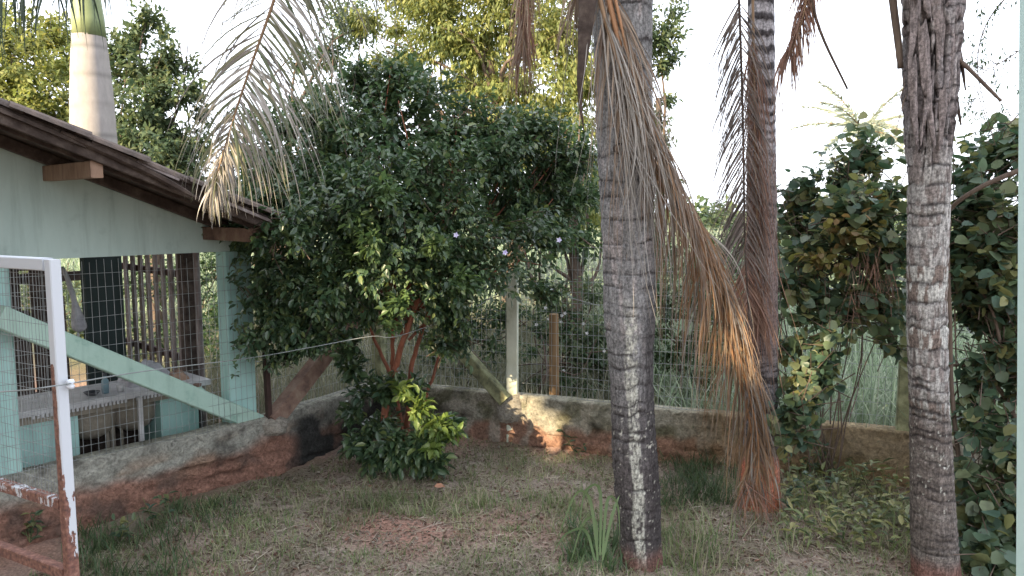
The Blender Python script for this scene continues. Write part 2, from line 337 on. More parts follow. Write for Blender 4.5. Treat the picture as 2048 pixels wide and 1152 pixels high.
def lobes_points(lobes, dens, inner=.55, up=.25, cut=None):
    "twig tips on the shells of several lobes; direction outwards"
    Ps, Ds = [], []
    cen = np.mean([l[0] for l in lobes], axis=0)
    for c, r in lobes:
        r = np.broadcast_to(np.asarray(r, float), (3,)); n = int(dens*(r[0]*r[1]+r[1]*r[2]+r[0]*r[2])*4.2)
        if n < 1: continue
        d = rdir(n); q = R.uniform(inner, 1.0, n)**.6
        # broken shells: thin out by noise so that gaps open
        p = c+d*q[:, None]*r
        keep = noise(p, 3.2, 5) > .36
        p = p[keep]; d = d[keep]
        Ps.append(p); Ds.append(norm(d+norm(p-cen)*.6+np.array([0, 0, up])+R.randn(len(p), 3)*.25))
    return np.vstack(Ps), np.vstack(Ds)
def inst_leaf(name, me, B, D, U, L, W, parent, o0):
    D, S, U2 = leaf_axes(np.array([D]), np.array([U])); D = D[0]; S = S[0]; U2 = U2[0]
    o = link(name, me, parent); B = B-o0
    o.matrix_local = Matrix(((D[0]*L, S[0]*W, U2[0]*L, B[0]), (D[1]*L, S[1]*W, U2[1]*L, B[1]), (D[2]*L, S[2]*W, U2[2]*L, B[2]), (0, 0, 0, 1)))
    return o
def branches(root_pts, tips, r0, parent, name, mat, n=10, rt=.004, seed=0, sag=.0, single=True):
    "a set of limbs, each a curved tapered tube from a start point to a tip"
    rs = np.random.RandomState(seed)
    Vs, Fs, k = [], [], 0
    for a, b, r in zip(root_pts, tips, r0):
        a = np.array(a); b = np.array(b); m = (a+b)/2+rs.randn(3)*np.linalg.norm(b-a)*.10+np.array([0, 0, -sag])
        q = spline([a, (a*2+m)/3+rs.randn(3)*.02, m, b], n); V, Fc = tube_np(q, np.linspace(r, rt, n), 6)
        Vs.append(V); Fs.append(Fc+k); k += len(V)
    return mk(name, np.vstack(Vs), np.vstack(Fs), mat, parent, True)
LEAFMESH = {}
def leaf_mesh(T, mat):
    key = (id(T), mat.name)
    if key not in LEAFMESH:
        LEAFMESH[key] = mesh_data('leaf', T[0], T[1], mat)
    return LEAFMESH[key]

# ------------------------------------------------------------------ layout
FD = np.array([.872, 1.])/math.hypot(.872, 1); FN = np.array([FD[1], -FD[0]])       # along the facade, and out of it
C0 = np.array([-2.09, 6.3])
def fac(t, n=0., z=0.):
    "point on the facade: t metres along from the corner post, n metres out of the wall towards the yard"
    q = C0+FD*t+FN*n; return np.array([q[0], q[1], z])
K = np.array([-1.36, 7.62]); PP = np.array([.03, 7.08])
RD = norm(np.array([3.78-.03, 5.65-7.08])); RN = np.array([RD[1], -RD[0]])
def rgt(t, n=0, z=0): q = PP+RD*t+RN*n; return np.array([q[0], q[1], z])       # n>0 : towards camera
WH = .45
# ------------------------------------------------------------------ ground sheet
def axis(lo, hi, step, far):
    a = list(np.arange(lo, hi, step)); s = step; x = hi
    while x < far: a.append(x); s *= 1.22; x += s
    s = step; x = lo-step
    while x > -far: a.insert(0, x); s *= 1.22; x -= s
    return np.array(a)
gx = axis(-4.2, 4.6, .035, 400); gy = axis(3.4, 8.2, .035, 400)
XX, YY = np.meshgrid(gx, gy); GP = np.stack([XX, YY, 0*XX], -1)
def fence_side(x, y):
    "positive beyond the boundary"
    a = (y-(PP[1]+(x-PP[0])*RD[1]/RD[0]))
    return a
near = np.exp(-((XX/7)**2+((YY-5)/6)**2))
ZZ = (fbm(GP, 1.1, 3, 3)-.5)*.14+(fbm(GP, 7, 4, 9)-.5)*.05*near+(fbm(GP, 28, 2, 4)-.5)*.018*near
bey = sstep(fence_side(XX, YY), .1, 1.5)
ZZ = ZZ+bey*(.12+.03*np.clip(YY-8, 0, 30)+.0*XX)-.02
dwall = np.abs(fence_side(XX, YY)); ZZ += .05*np.exp(-dwall/.25)*(YY < 8)
def ground_z(x, y):
    i = np.clip(np.searchsorted(gx, x)-1, 0, len(gx)-2); j = np.clip(np.searchsorted(gy, y)-1, 0, len(gy)-2)
    fx = (x-gx[i])/(gx[i+1]-gx[i]); fy = (y-gy[j])/(gy[j+1]-gy[j])
    return (ZZ[j, i]*(1-fx)+ZZ[j, i+1]*fx)*(1-fy)+(ZZ[j+1, i]*(1-fx)+ZZ[j+1, i+1]*fx)*fy
def near_wall_mask(x, y):
    d1 = np.abs((np.stack([x, y], -1)-C0)@FN); return np.exp(-d1/.35)
red = np.clip(np.exp(-dwall/.38)+near_wall_mask(XX, YY)*.8+.8*np.exp(-(((XX-G(790, 1050)[0])/.38)**2+((YY-G(790, 1050)[1])/.22)**2))+(fbm(GP, 1.6, 4, 31)-.55)*2.0, 0, 1)
mixn = fbm(GP, 5, 4, 12)[..., None]
dirt = np.array([.21, .145, .11]); grey = np.array([.31, .265, .225]); redc = np.array([.37, .20, .15])
c = dirt*(1-mixn)+grey*mixn; c = c*(1-red[..., None]*.8)+redc*red[..., None]*.8
mg = sstep(fbm(GP, 2.3, 3, 77), .5, .62)[..., None]*.45; c = c*(1-mg)+np.array([.075, .08, .038])*mg
c = c*(1-bey[..., None])+np.array([.12, .13, .07])*bey[..., None]
ny, nx = XX.shape; ii = np.arange(ny-1)[:, None]*nx+np.arange(nx-1)[None]
GF = np.stack([ii, ii+1, ii+nx+1, ii+nx], -1).reshape(-1, 4)
kind(mk('ground', np.stack([XX, YY, ZZ], -1), GF, M['ground'], None, True, c.reshape(-1, 3)), 'structure')

# ------------------------------------------------------------------ low plastered walls
def low_wall(name, a, b, toward, label, h=WH, thick=.15, colf=None, lump=.022, seed=0, depth=.25):
    a = np.array(a, float); b = np.array(b, float); Ln = np.linalg.norm(b-a); d = (b-a)/Ln; n = np.array(toward, float)
    ns = int(Ln/.022); zs = np.concatenate([np.linspace(-.2, h, 30)]); V = []; C = []
    prof = [(z, 'f') for z in zs]+[(h, 't'), (h, 'b'), (-.2, 'b2')]
    s = np.linspace(0, Ln, ns)
    S, Z = np.meshgrid(s, zs); X = a[0]+d[0]*S; Y = a[1]+d[1]*S
    p3 = np.stack([X, Y, Z], -1)
    rough = (fbm(p3, 20, 4, seed)-.5)*.05+(fbm(p3*np.array([1, 1, 3]), 5, 3, seed+3)-.5)*lump
    grooves = np.clip(fbm(np.stack([S*2.3, Z*26+S*2.5, 0*S], -1), 1., 3, seed+8)-.60, 0, 1)*-.16*sstep(h*.62-Z, 0, .08)
    foot = .015*sstep(.28-Z, 0, .3)
    disp = rough+grooves+foot
    top = .02*(fbm(p3, 4, 3, seed+5)-.5)
    Zf = Z+top*(Z > h-.03)
    Xf = X+n[0]*(thick/2+disp); Yf = Y+n[1]*(thick/2+disp)
    front = np.stack([Xf, Yf, Zf], -1)
    tf = front[-1].copy(); t1 = tf.copy(); t1[:, :2] -= n*(.02+disp[-1][:, None]); t1[:, 2] += .012
    t2 = t1.copy(); t2[:, :2] = np.stack([a[0]+d[0]*s, a[1]+d[1]*s], -1)-n*thick/2
    t3 = t2.copy(); t3[:, 2] = -.2
    V = np.vstack([front, t1[None], t2[None], t3[None]])
    cc = colf(S, Z, p3, grooves)
    tc = cc[-1][None]*np.array([1.05, 1.05, 1.0]); C = np.vstack([cc, tc, tc, tc*.6])
    m, k = V.shape[:2]; ii = np.arange(m-1)[:, None]*k+np.arange(k-1)[None]
    Fc = np.stack([ii, ii+1, ii+k+1, ii+k], -1).reshape(-1, 4)
    # orient: front face normal must look along n
    v = V.reshape(-1, 3); q = Fc[len(Fc)//4]; nn = np.cross(v[q[1]]-v[q[0]], v[q[2]]-v[q[0]])
    if nn[0]*n[0]+nn[1]*n[1] < 0: Fc = Fc[:, ::-1]
    o = mk(name, V, Fc, M['plaster'], None, True, C.reshape(-1, 3)); tag(o, label, 'wall')
    return o
def col_left(S, Z, p, g):
    base = np.array([.42, .415, .36]); redd = np.array([.34, .185, .135]); org = np.array([.36, .23, .15]); dark = np.array([.05, .045, .04])
    k = sstep(.27+.10*(fbm(p, 3, 3, 50)-.5)*2-Z, -.05, .07)[..., None]
    c = base*(.75+.5*fbm(p, 9, 3, 51))[..., None]; c = c*(1-k)+redd*k*(.7+.6*fbm(p, 11, 3, 4))[..., None]
    o_ = (sstep(fbm(p*np.array([1, 1, 3]), 4, 3, 60), .5, .7)*sstep(.3-np.abs(Z-.27), .1, .3))[..., None]; c = c*(1-o_*.6)+org*o_*.6
    d_ = sstep(fbm(p, 6, 4, 61), .56, .72)[..., None]*.6; c = c*(1-d_)+dark*d_*1.6
    c = c*(1-.6*np.clip(-g*25, 0, 1))[..., None]
    return c
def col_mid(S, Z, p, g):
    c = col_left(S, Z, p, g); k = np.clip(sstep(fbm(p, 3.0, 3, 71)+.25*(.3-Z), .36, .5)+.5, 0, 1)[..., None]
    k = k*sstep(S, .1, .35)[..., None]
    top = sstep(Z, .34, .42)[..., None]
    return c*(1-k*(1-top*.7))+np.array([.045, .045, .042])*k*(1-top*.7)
def col_right(S, Z, p, g):
    base = np.array([.40, .38, .31]); moss = np.array([.12, .12, .06]); redd = np.array([.36, .21, .15]); pale = np.array([.50, .46, .38]); dark = np.array([.06, .055, .045])
    c = base*(.75+.5*fbm(p, 8, 3, 81))[..., None]
    m_ = sstep(fbm(p, 5, 4, 82), .5, .66)[..., None]*.75; c = c*(1-m_)+moss*m_
    k = sstep(.20+.12*(fbm(p, 2.5, 3, 83)-.5)*2-Z, -.03, .06)[..., None]; c = c*(1-k)+redd*k
    q = sstep(fbm(p*np.array([1, 1, .5]), 7, 3, 84), .56, .66)[..., None]*.7; c = c*(1-q)+pale*q
    d_ = sstep(fbm(p, 4, 4, 85), .56, .7)[..., None]*.8; c = c*(1-d_)+dark*d_
    return c
def col_far(S, Z, p, g):
    c = col_right(S, Z, p, g); k = (sstep(S, 1.35, 2.1)*(1-sstep(S, 3.3, 3.7)))[..., None]
    sun_ochre = np.array([.30, .21, .11])*(.6+.8*fbm(p, 9, 3, 90))[..., None]  # warm sunlit patch painted into the wall colour
    return c*(1-k*.75)+sun_ochre*k*.75
low_wall('plastered_wall', fac(-4.4)[:2], fac(.09)[:2], FN, 'low rough plastered wall under the green outbuilding, red soil stained along its foot', colf=col_left, seed=1)
d2 = norm(K-C0); low_wall('plastered_wall', C0+d2*.0, K, np.array([d2[1], -d2[0]]), 'low blackened wall running from outbuilding corner to behind the bush', colf=col_mid, seed=2)
d3 = norm(PP-K); low_wall('plastered_wall', K, PP, np.array([d3[1], -d3[0]]), 'short low wall between the bush and the cream concrete post', colf=col_right, seed=3)
low_wall('plastered_wall', PP, rgt(5.6)[:2], RN, 'long low mossy wall behind the palm trunks, ochre sun patch painted in at right', colf=col_far, seed=4)

# ------------------------------------------------------------------ fence posts and braces
def post(a, h, s, mat, label, name='concrete_post', z0=-.1, cat='post', rot=0):
    mb = MB(); ax = np.array([math.cos(rot), math.sin(rot), 0])
    mb.beam((a[0], a[1], z0), (a[0], a[1], h), s, s, up=ax, ch=.008)
    o = mb.build(name, mat); return tag(o, label, cat)
pr = math.atan2(RD[1], RD[0])
post(rgt(-.02, .02)[:2], 1.62, .105, M['post'], 'cream concrete fence post standing right of the big bush', rot=pr+.25)
post(K, 1.75, .11, M['mossy'], 'corner concrete fence post hidden in the bush', rot=pr)
post(rgt(3.3, -.0)[:2], 1.75, .10, M['mossy'], 'fence post behind the round leafed shrub', rot=pr)
mb = MB(); q = fac(-.01, .07); mb.beam((q[0], q[1], .38), (q[0]-.03, q[1], 1.87), .04, .05, up=(FN[0], FN[1], 0), ch=.004)
tag(mb.build('iron_post', M['darkiron']), 'thin dark iron fence post beside the outbuilding corner column', 'post')
def brace(a, b, s, mat, label):
    mb = MB(); mb.beam(a, b, s, s*1.15, ch=.008); o = mb.build('brace_beam', mat); return tag(o, label, 'beam', 'diagonal braces of the fence')
brace(fac(-1.93, .12, 1.535), fac(.10, -.045, .31), .125, M['brace'], 'long pale green diagonal brace across the outbuilding mesh')
b1 = C0+d2*1.35; brace((b1[0]+.1, b1[1]-.08, 1.42), (C0[0]+.06, C0[1]-.03, .42), .12, M['browncon'], 'brown diagonal concrete brace left of the bush trunk')
b2 = K+d3*.35; brace((b2[0]+.1, b2[1]-.12, 1.32), (PP[0]-.09, PP[1]-.1, .42), .10, M['mossy'], 'yellowish mossy diagonal brace leaning to the cream post')
# plaster collars where the braces meet the wall
def lump(c, r, mat, name, label, cat, seed):
    n = 20; V = []; 
    for j in range(n+1):
        for i in range(n):
            t = math.pi*j/n; a = 2*math.pi*i/n; V.append((np.sign(math.sin(t)*math.cos(a))*abs(math.sin(t)*math.cos(a))**.8, math.sin(t)*math.sin(a), np.sign(math.cos(t))*abs(math.cos(t))**.7))
    V = np.array(V); V = V*(1+.5*(fbm(V+seed, 2.2, 3, seed)-.5))[:, None]*np.array(r)+np.array(c)
    Fc = np.array([(j*n+i, (j+1)*n+i, (j+1)*n+(i+1) % n, j*n+(i+1) % n) for j in range(n) for i in range(n)])
    colr = np.array([.38, .35, .30])*(.7+.6*fbm(V, 12, 3, seed))[:, None]
    o = mk(name, V, Fc, M['plaster'], None, True, colr); return tag(o, label, cat)
q = fac(.0, .035); lump((q[0], q[1], .385), (.17, .085, .085), None, 'mortar_lump', 'lump of mortar where two braces meet at the outbuilding corner', 'mortar', 3)
lump((PP[0]-.04, PP[1]-.05, .33), (.13, .07, .15), None, 'mortar_lump', 'lump of mortar at the foot of the cream post', 'mortar', 9)
mb = MB(); q = P(1108, 700, 7.35); mb.tube([(q[0]+.01, q[1], .0), (q[0], q[1], .8), (q[0]-.005, q[1], 1.19)], [.05, .048, .046], 10)
tag(mb.build('wooden_post', M['postwood'], None, False), 'round brown wooden post just behind the wire mesh fence', 'post')

# ------------------------------------------------------------------ welded mesh fences
def wire_grid(a, b, z0, z1, sx, sz, r, wob=.004, za=None, name='mesh_panel', parent=None, mat=None, seed=0):
    "a,b ends (xy). rods with square section, joined: too thin and too many to pick apart"
    rs = np.random.RandomState(seed); a = np.array(a, float); b = np.array(b, float); Ln = np.linalg.norm(b-a); d = (b-a)/Ln; n = np.array([d[1], -d[0]])
    Vs, Fs, k = [], [], 0
    def pt(s, z):
        o = wob*4*math.sin(s*2.1+z*1.7+seed)+wob*math.sin(s*9+z*5); return (a[0]+d[0]*s+n[0]*o, a[1]+d[1]*s+n[1]*o, z)
    for i in range(int(Ln/sx)+1):
        s = min(Ln, i*sx+rs.uniform(-.003, .003)); pts = [pt(s, z) for z in np.linspace(z0, z1+rs.uniform(-.01, .02), 7)]
        V, Fc = tube_np(pts, r, 4); Vs.append(V); Fs.append(Fc+k); k += len(V)
    for j in range(int((z1-z0)/sz)+1):
        z = z0+j*sz+rs.uniform(-.004, .004); pts = [pt(s, z+.008*math.sin(s*1.3+j)) for s in np.linspace(0, Ln, max(4, int(Ln/.25)))]
        V, Fc = tube_np(pts, r, 4); Vs.append(V); Fs.append(Fc+k); k += len(V)
    return kind(mk(name, np.vstack(Vs), np.vstack(Fs), mat or M['wire'], parent), 'stuff')
f1 = thing('wire_fence', 'welded mesh fence fixed across the open side of the green outbuilding', 'fence', fac(0, .06))
wire_grid(fac(-3.4, .055)[:2], fac(-.1, .055)[:2], .46, 1.84, .05, .10, .0017, parent=f1, seed=1)
f2 = thing('wire_fence', 'welded mesh fence running behind the left side of the bush', 'fence', (*C0, 0))
wire_grid(C0+d2*.05, K, .46, 1.86, .05, .10, .0017, parent=f2, seed=2)
f3 = thing('wire_fence', 'welded mesh fence between the bush and the cream post', 'fence', (*K, 0))
wire_grid(K, PP-d3*.05, .46, 1.86, .05, .10, .0019, parent=f3, seed=3)
f4 = thing('wire_fence', 'long welded mesh fence behind the three palm trunks', 'fence', (*PP, 0))
wire_grid(rgt(.06)[:2], rgt(3.25)[:2], .46, 1.87, .05, .10, .0019, parent=f4, seed=4)
wire_grid(rgt(3.35)[:2], rgt(5.6)[:2], .46, 1.87, .05, .10, .0019, parent=f4, seed=5)
# the slack wire
wp = [P(-60, 786, 2.95), P(40, 781, 2.9), P(128, 769, 2.93), P(300, 741, 3.9), P(500, 716, 5.2), P(620, 695, 5.6), P(740, 673, 5.75), P(800, 671, 5.8), P(940, 620, 6.4), P(1000, 583, 6.8), P(1032, 573, 6.98), P(1080, 580, 6.95), P(1200, 612, 6.7)]
V, Fc = tube_np(spline(wp, 90), .0032, 5)
tag(mk('slack_wire', V, Fc, M['wire'], None, True), 'slack grey wire strung from the gate across the bush to the cream post', 'wire')

# ------------------------------------------------------------------ outbuilding
ob = thing('outbuilding', 'open pale green outbuilding with old tiled gable roof and mesh side', 'building', fac(-1.5))
BEAM = 1.87; SL = .38; TEX = .02; ZE = 1.93       # roof underside height at t=TEX... slopes up to the left
def roofz(t): return ZE+SL*(-t)*1.0
TR = -4.3
def quadwall(pts_low, pts_high, thick, name, mat):
    pass
# gable wall: polygon in the facade plane from beam underside to roof underside
t1 = .10; prof = [(t1, BEAM), (t1, roofz(t1)+.02), (TR, roofz(TR)), (2*TR-t1, roofz(t1)), (2*TR-t1, BEAM)]
V = [fac(t, .0, z) for t, z in prof]+[fac(t, -.13, z) for t, z in prof]; n = 5
Fc = [tuple(range(n-1, -1, -1)), tuple(range(n, 2*n))]+[(i, (i+1) % n, n+(i+1) % n, n+i) for i in range(n)]
mk('gable_wall', V, Fc, M['paint'], ob)
for t, wd in ((-.20, .24), (-1.93, .24), (-4.2, .26), (-6.3, .26)):
    mb = MB(); mb.beam(fac(t, -.07, .0), fac(t, -.07, BEAM-.003), wd, .15, up=(FN[0], FN[1], 0), ch=.012); mb.build('column', M['paint_b'], ob)
# lower back column and floor
mb = MB(); mb.beam(fac(-2.2, -1.8, -.02), fac(-2.2, -1.8, -.0), 4.4, 3.4, up=(FN[0], FN[1], 0)); 
mb = MB(); c8 = [fac(t, n_, z) for z in (-.15, .02) for n_ in (-3.2, -.08) for t in (-6.4, -.1)]; mb.hexa(c8); mb.build('floor_slab', M['cement'], ob)
# timber: rake board, rafters, purlins
OV = .84
RE = -.36
rk = [fac(t, OV, roofz(t)+.01) for t in (RE, TR)]
mb = MB(); mb.beam(rk[0], rk[1], .03, .085, ch=.004); mb.build('rake_board', M['wood'], ob)
mb = MB(); mb.beam(fac(RE-.02, OV-.14, roofz(RE)+.005), fac(TR, OV-.14, roofz(TR)+.005), .05, .075, ch=.004); mb.build('rafter', M['wood'], ob)
mb = MB(); mb.beam(fac(RE, .12, roofz(RE)+.0), fac(TR, .12, roofz(TR)+.0), .05, .075, ch=.004); mb.build('rafter', M['wood'], ob)
for i in range(4):
    n_ = -.5-i*.8; mb = MB(); mb.beam(fac(RE, n_, roofz(RE)+.0), fac(TR, n_, roofz(TR)+.0), .05, .075); mb.build('rafter', M['wood'], ob)
for t in (-1.545,):
    mb = MB(); mb.beam(fac(t, .0, roofz(t)-.075), fac(t, OV-.02, roofz(t)-.075), .07, .10, ch=.004); mb.build('purlin', M['wood_l'], ob)
mb = MB(); mb.beam(fac(-.46, -3.2, roofz(-.46)-.085), fac(-.46, OV-.12, roofz(-.46)-.085), .06, .10, ch=.004); mb.build('purlin', M['browncon'], ob)
mb = MB(); mb.beam(fac(TR, -3.2, roofz(TR)-.08), fac(TR, OV-.02, roofz(TR)-.08), .07, .12, ch=.004); mb.build('purlin', M['wood'], ob)
# splintered board hanging along the verge
mb = MB(); mb.tube(spline([fac(-1.75, OV+.03, roofz(-1.75)+.05), fac(-1.3, OV+.04, roofz(-1.3)+.03), fac(-.95, OV+.07, roofz(-.95)-.03)], 8), [.012, .022, .024, .026, .022, .022, .018, .006], 6); mb.build('splintered_lath', M['wood'], ob)
rs = np.random.RandomState(14)
for i in range(16):
    t = -.35-i*.25+rs.uniform(-.06, .06); L_ = rs.uniform(.25, .6); o_ = OV+.02+rs.uniform(0, .025); z_ = rs.uniform(.03, .075)
    mb = MB(); mb.beam(fac(t, o_, roofz(t)+z_+rs.uniform(-.012, .012)), fac(t-L_, o_+rs.uniform(-.01, .01), roofz(t-L_)+z_), rs.uniform(.012, .03), rs.uniform(.014, .03)); mb.build('lath', M['wood'] if i % 3 else M['slat'], ob)
# decking + battens seen from the verge as layered old boards
roof = mk('roof', [fac(t, n_, roofz(t)+dz) for dz in (.045, .062) for n_ in (-3.3, OV+.02) for t in (TR, RE+.04)], [(0, 1, 3, 2), (4, 6, 7, 5), (0, 4, 5, 1), (2, 3, 7, 6), (0, 2, 6, 4), (1, 5, 7, 3)], M['wood'], ob)
mk('roof', [fac(2*TR-t, n_, roofz(t)+dz) for dz in (.045, .062) for n_ in (-3.3, OV+.02) for t in (TR, RE+.04)], [(0, 2, 3, 1), (4, 5, 7, 6), (0, 1, 5, 4), (2, 6, 7, 3), (0, 4, 6, 2), (1, 3, 7, 5)], M['tile'], ob)
# tiles: half-round clay tiles, shared mesh
def tile_mesh():
    V = []; n = 6
    for k, (x, r) in enumerate([(0, .070), (.42, .082)]):
        for th in (0, .014):
            for i in range(n+1):
                a = math.pi*i/n; V.append((x, math.cos(a)*(r-th), math.sin(a)*(r-th)*.62))
    m = n+1; Fc = []
    for i in range(n):
        Fc += [(i, i+1, 2*m+i+1, 2*m+i), (m+i+1, m+i, 3*m+i, 3*m+i+1), (i+1, i, m+i, m+i+1), (2*m+i, 2*m+i+1, 3*m+i+1, 3*m+i)]
    return mesh_data('roof_tile', V, Fc, M['tile'])
TM = tile_mesh(); o0 = off(ob); rs = np.random.RandomState(4)
sl = norm(np.array([FD[0], FD[1], -SL])); sd3 = np.array([FN[0], FN[1], 0]); up3 = np.cross(sd3, sl); up3 = up3 if up3[2] > 0 else -up3
cnt = 0
for r_ in range(14):
    for c_ in range(20):
        if c_ > 9 and r_ > 13: continue
        t = -.68-r_*.33; n_ = OV+.0-c_*.165
        p = fac(t, n_, roofz(t)+.062+rs.uniform(0, .016))-o0
        w_ = rs.uniform(-.05, .05) if c_ else rs.uniform(-.14, .14)
        s_ = norm(sl+sd3*w_); y_ = norm(np.cross(up3, s_)); u_ = np.cross(s_, y_)
        o = link('roof_tile', TM, roof); p = p
        o.matrix_local = Matrix(((s_[0], y_[0], u_[0], p[0]), (s_[1], y_[1], u_[1], p[1]), (s_[2], y_[2], u_[2], p[2]), (0, 0, 0, 1)))
        cnt += 1
# end wall of slats, running away from the corner column
def endw(s, z, dn=0): q = C0+FD*(-.22+dn)-FN*s; return np.array([q[0], q[1], z])
rs = np.random.RandomState(8)
ss = [1.0, 1.17, 1.33, 1.48, 1.64, 1.80, 1.97, 2.14, 2.30]
for i, s in enumerate(ss):
    wd = rs.uniform(.055, .085); mb = MB(); lean = rs.uniform(-.015, .015)
    mb.beam(endw(s+lean, .02), endw(s, 1.95), .02, wd, up=(FN[0], FN[1], 0), ch=.003); mb.build('slat', M['slat'], ob)
for z in (.87, 1.64):
    mb = MB(); mb.beam(endw(.85, z-.02, .03), endw(2.45, z, .03), .035, .06); mb.build('rail', M['darkiron'], ob)
mb = MB(); mb.beam(endw(.86, .02, .0), endw(.86, 2.0), .10, .12, up=(FN[0], FN[1], 0), ch=.005); mb.build('timber_post', M['wood'], ob)
mb = MB(); mb.beam(endw(.73, .02, .03), endw(.73, 2.0, .03), .03, .07, up=(FN[0], FN[1], 0), ch=.003); mb.build('slat', M['slat'], ob)
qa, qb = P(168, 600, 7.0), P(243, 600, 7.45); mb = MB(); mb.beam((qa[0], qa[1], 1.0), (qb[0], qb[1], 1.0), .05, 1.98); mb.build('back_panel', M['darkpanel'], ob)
qa = P(132, 600, 6.9); mb = MB(); mb.beam((qa[0], qa[1], .02), (qa[0], qa[1], 2.2), .11, .11); mb.build('timber_post', M['wood'], ob)
mb = MB(); mb.hexa([fac(t, n_, z) for z in (1.45, 1.55) for n_ in (-3.15, -3.1) for t in (-5, -.3)]); mb.build('back_rail', M['wood'], ob)
for t in (-.95, -2.2, -2.9, -4.0, -5.0):
    mb = MB(); mb.beam(fac(t, -3.12, 0), fac(t, -3.12, 2.9), .12, .12, up=(FN[0], FN[1], 0)); mb.build('timber_post', M['wood'], ob)
for i in range(26):   # boards closing the lower part of the back
    t = -.55-i*.17; h = rs.uniform(1.15, 1.6); mb = MB(); mb.beam(fac(t, -3.05+rs.uniform(-.01, .01), 0), fac(t+rs.uniform(-.02, .02), -3.05, h), .02, .15, up=(FD[0], FD[1], 0)); mb.build('plank', M['wood'], ob)
# ceiling tie beam seen dark under the roof
mb = MB(); mb.beam(fac(-.3, -1.5, 1.95), fac(-5, -1.5, 1.95), .12, .16); mb.build('tie_beam', M['wood'], ob)
mb = MB(); mb.beam(fac(-1.95, -1.0, 1.78), fac(-1.2, -1.1, 1.78), .10, .10); mb.build('tie_beam', M['wood'], ob)

# counter with sinks
ct = thing('sink_counter', 'white topped sink counter on turquoise pillars inside the outbuilding', 'counter', fac(-1.2, -.7))
def slab(t0, t1, n0, n1, z0, z1, name, mat, par, ch=None):
    mb = MB(); mb.hexa([fac(t, n_, z) for z in (z0, z1) for n_ in (n0, n1) for t in (t0, t1)]); return mb.build(name, mat, par)
slab(-1.97, -.27, -.95, -.40, .72, .765, 'countertop', M['counter'], ct)
slab(-1.9, -.30, -.93, -.44, .655, .718, 'counter_frame', M['cement'], ct)
for i in range(44):
    t = -1.62+i*.029
    if 22 < i < 25: continue
    slab(t, t+.016, -.402, -.388, .70, .728, 'trim_tooth', M['counter'], ct)
slab(-2.6, -.27, -1.02, -.97, .0, .655, 'counter_dark_slab', M['wood'], ct)  # dark slab added to darken the space under the counter
slab(-1.78, -1.30, -.9, -.46, .0, .652, 'pillar', M['paint_b'], ct)
slab(-.68, -.36, -.9, -.46, .0, .652, 'pillar', M['paint_b'], ct)
mb = MB(); mb.beam(fac(-.89, -.34, .35), fac(-.89, -.34, .735), .035, .035, up=(FN[0], FN[1], 0), ch=.004); mb.build('leg', M['counter'], ct)
for t in (-1.14, -.82):
    mb = MB(); q = fac(t, -.67, 0)
    mb.lathe(q, [(0.001, .40), (.07, .405), (.13, .44), (.175, .50), (.19, .58), (.19, .655)], 20); mb.build('basin', M['cement'], ct, True)
for t, s_ in ((-1.0, .02), (-1.04, .015), (-.93, .012)):
    mb = MB(); mb.tube([fac(t, -.6, .02), fac(t, -.62, .5)], s_, 8); mb.build('drain_pipe', M['cement'], ct)
def lathe_thing(name, label, cat, t, n_, z, prof, mat, extra=None, sc=1.):
    q = fac(t, n_, z); r = thing(name, label, cat, q); mb = MB(); mb.lathe(q, [(a*sc, b*sc) for a, b in prof], 18); mb.build('body', mat, r, True)
    if extra:
        mb = MB(); mb.lathe(q, [(a*sc, b*sc) for a, b in extra[1]], 14); mb.build(extra[0], extra[2], r, True)
    return r
lathe_thing('bottle', 'small blue grey bottle with pale label standing on the sink counter', 'bottle', -1.06, -.55, .766, [(0.001, 0), (.026, 0), (.027, .07), (.026, .10), (.012, .125), (.012, .14)], M['bluepl'], ('cap', [(.014, .138), (.014, .16), (0.001, .162)], M['darkpl']))
lathe_thing('cup', 'small white cup standing beside the bottle on the counter', 'cup', -.96, -.52, .766, [(0.001, 0), (.024, 0), (.03, .06), (.027, .06), (.022, .008)], M['counter'])
lathe_thing('bowl', 'dark shallow bowl on the left of the bottle on the counter', 'bowl', -1.16, -.55, .766, [(0.001, 0), (.035, .002), (.06, .03), (.056, .03), (.03, .008)], M['darkpl'])
lathe_thing('jug', 'greenish rounded jug hanging at the right end of the counter', 'jug', -.42, -.34, .56, [(0.001, 0), (.06, .01), (.085, .06), (.08, .12), (.04, .16), (.03, .18)], M['brace'], ('spout', [(.03, .17), (.035, .2), (0.001, .2)], M['browncon']))
def heap(c, r, mat, name, label, cat, seed):
    n = 22; V = []
    for j in range(n):
        for i in range(n):
            u, v = i/(n-1)*2-1, j/(n-1)*2-1; e = max(0, 1-u*u)*max(0, 1-v*v); V.append((u, v, e**.6))
    V = np.array(V); f = fbm(V+seed, 3, 4, seed); V[:, 2] *= .35+f*1.0; V[:, 0] += (fbm(V+seed, 2, 2, seed+1)-.5)*.4
    X = np.array([c+np.array([FD[0], FD[1], 0])*a*r[0]+np.array([FN[0], FN[1], 0])*b*r[1]+np.array([0, 0, h*r[2]]) for a, b, h in V])
    Fc = np.array([(j*n+i, j*n+i+1, (j+1)*n+i+1, (j+1)*n+i) for j in range(n-1) for i in range(n-1)])[:, ::-1]
    return tag(mk(name, X, Fc, mat, None, True), label, cat)
heap(fac(-.66, -.72, .766), (.20, .15, .17), M['cloth'], 'cloth_heap', 'crumpled grey cloth heaped on the counter before the slats', 'cloth', 5)
heap(fac(-.48, -.62, .766), (.10, .09, .09), M['wood_l'], 'cloth_heap', 'small brownish rag at the right of the grey cloth heap', 'rag', 8)
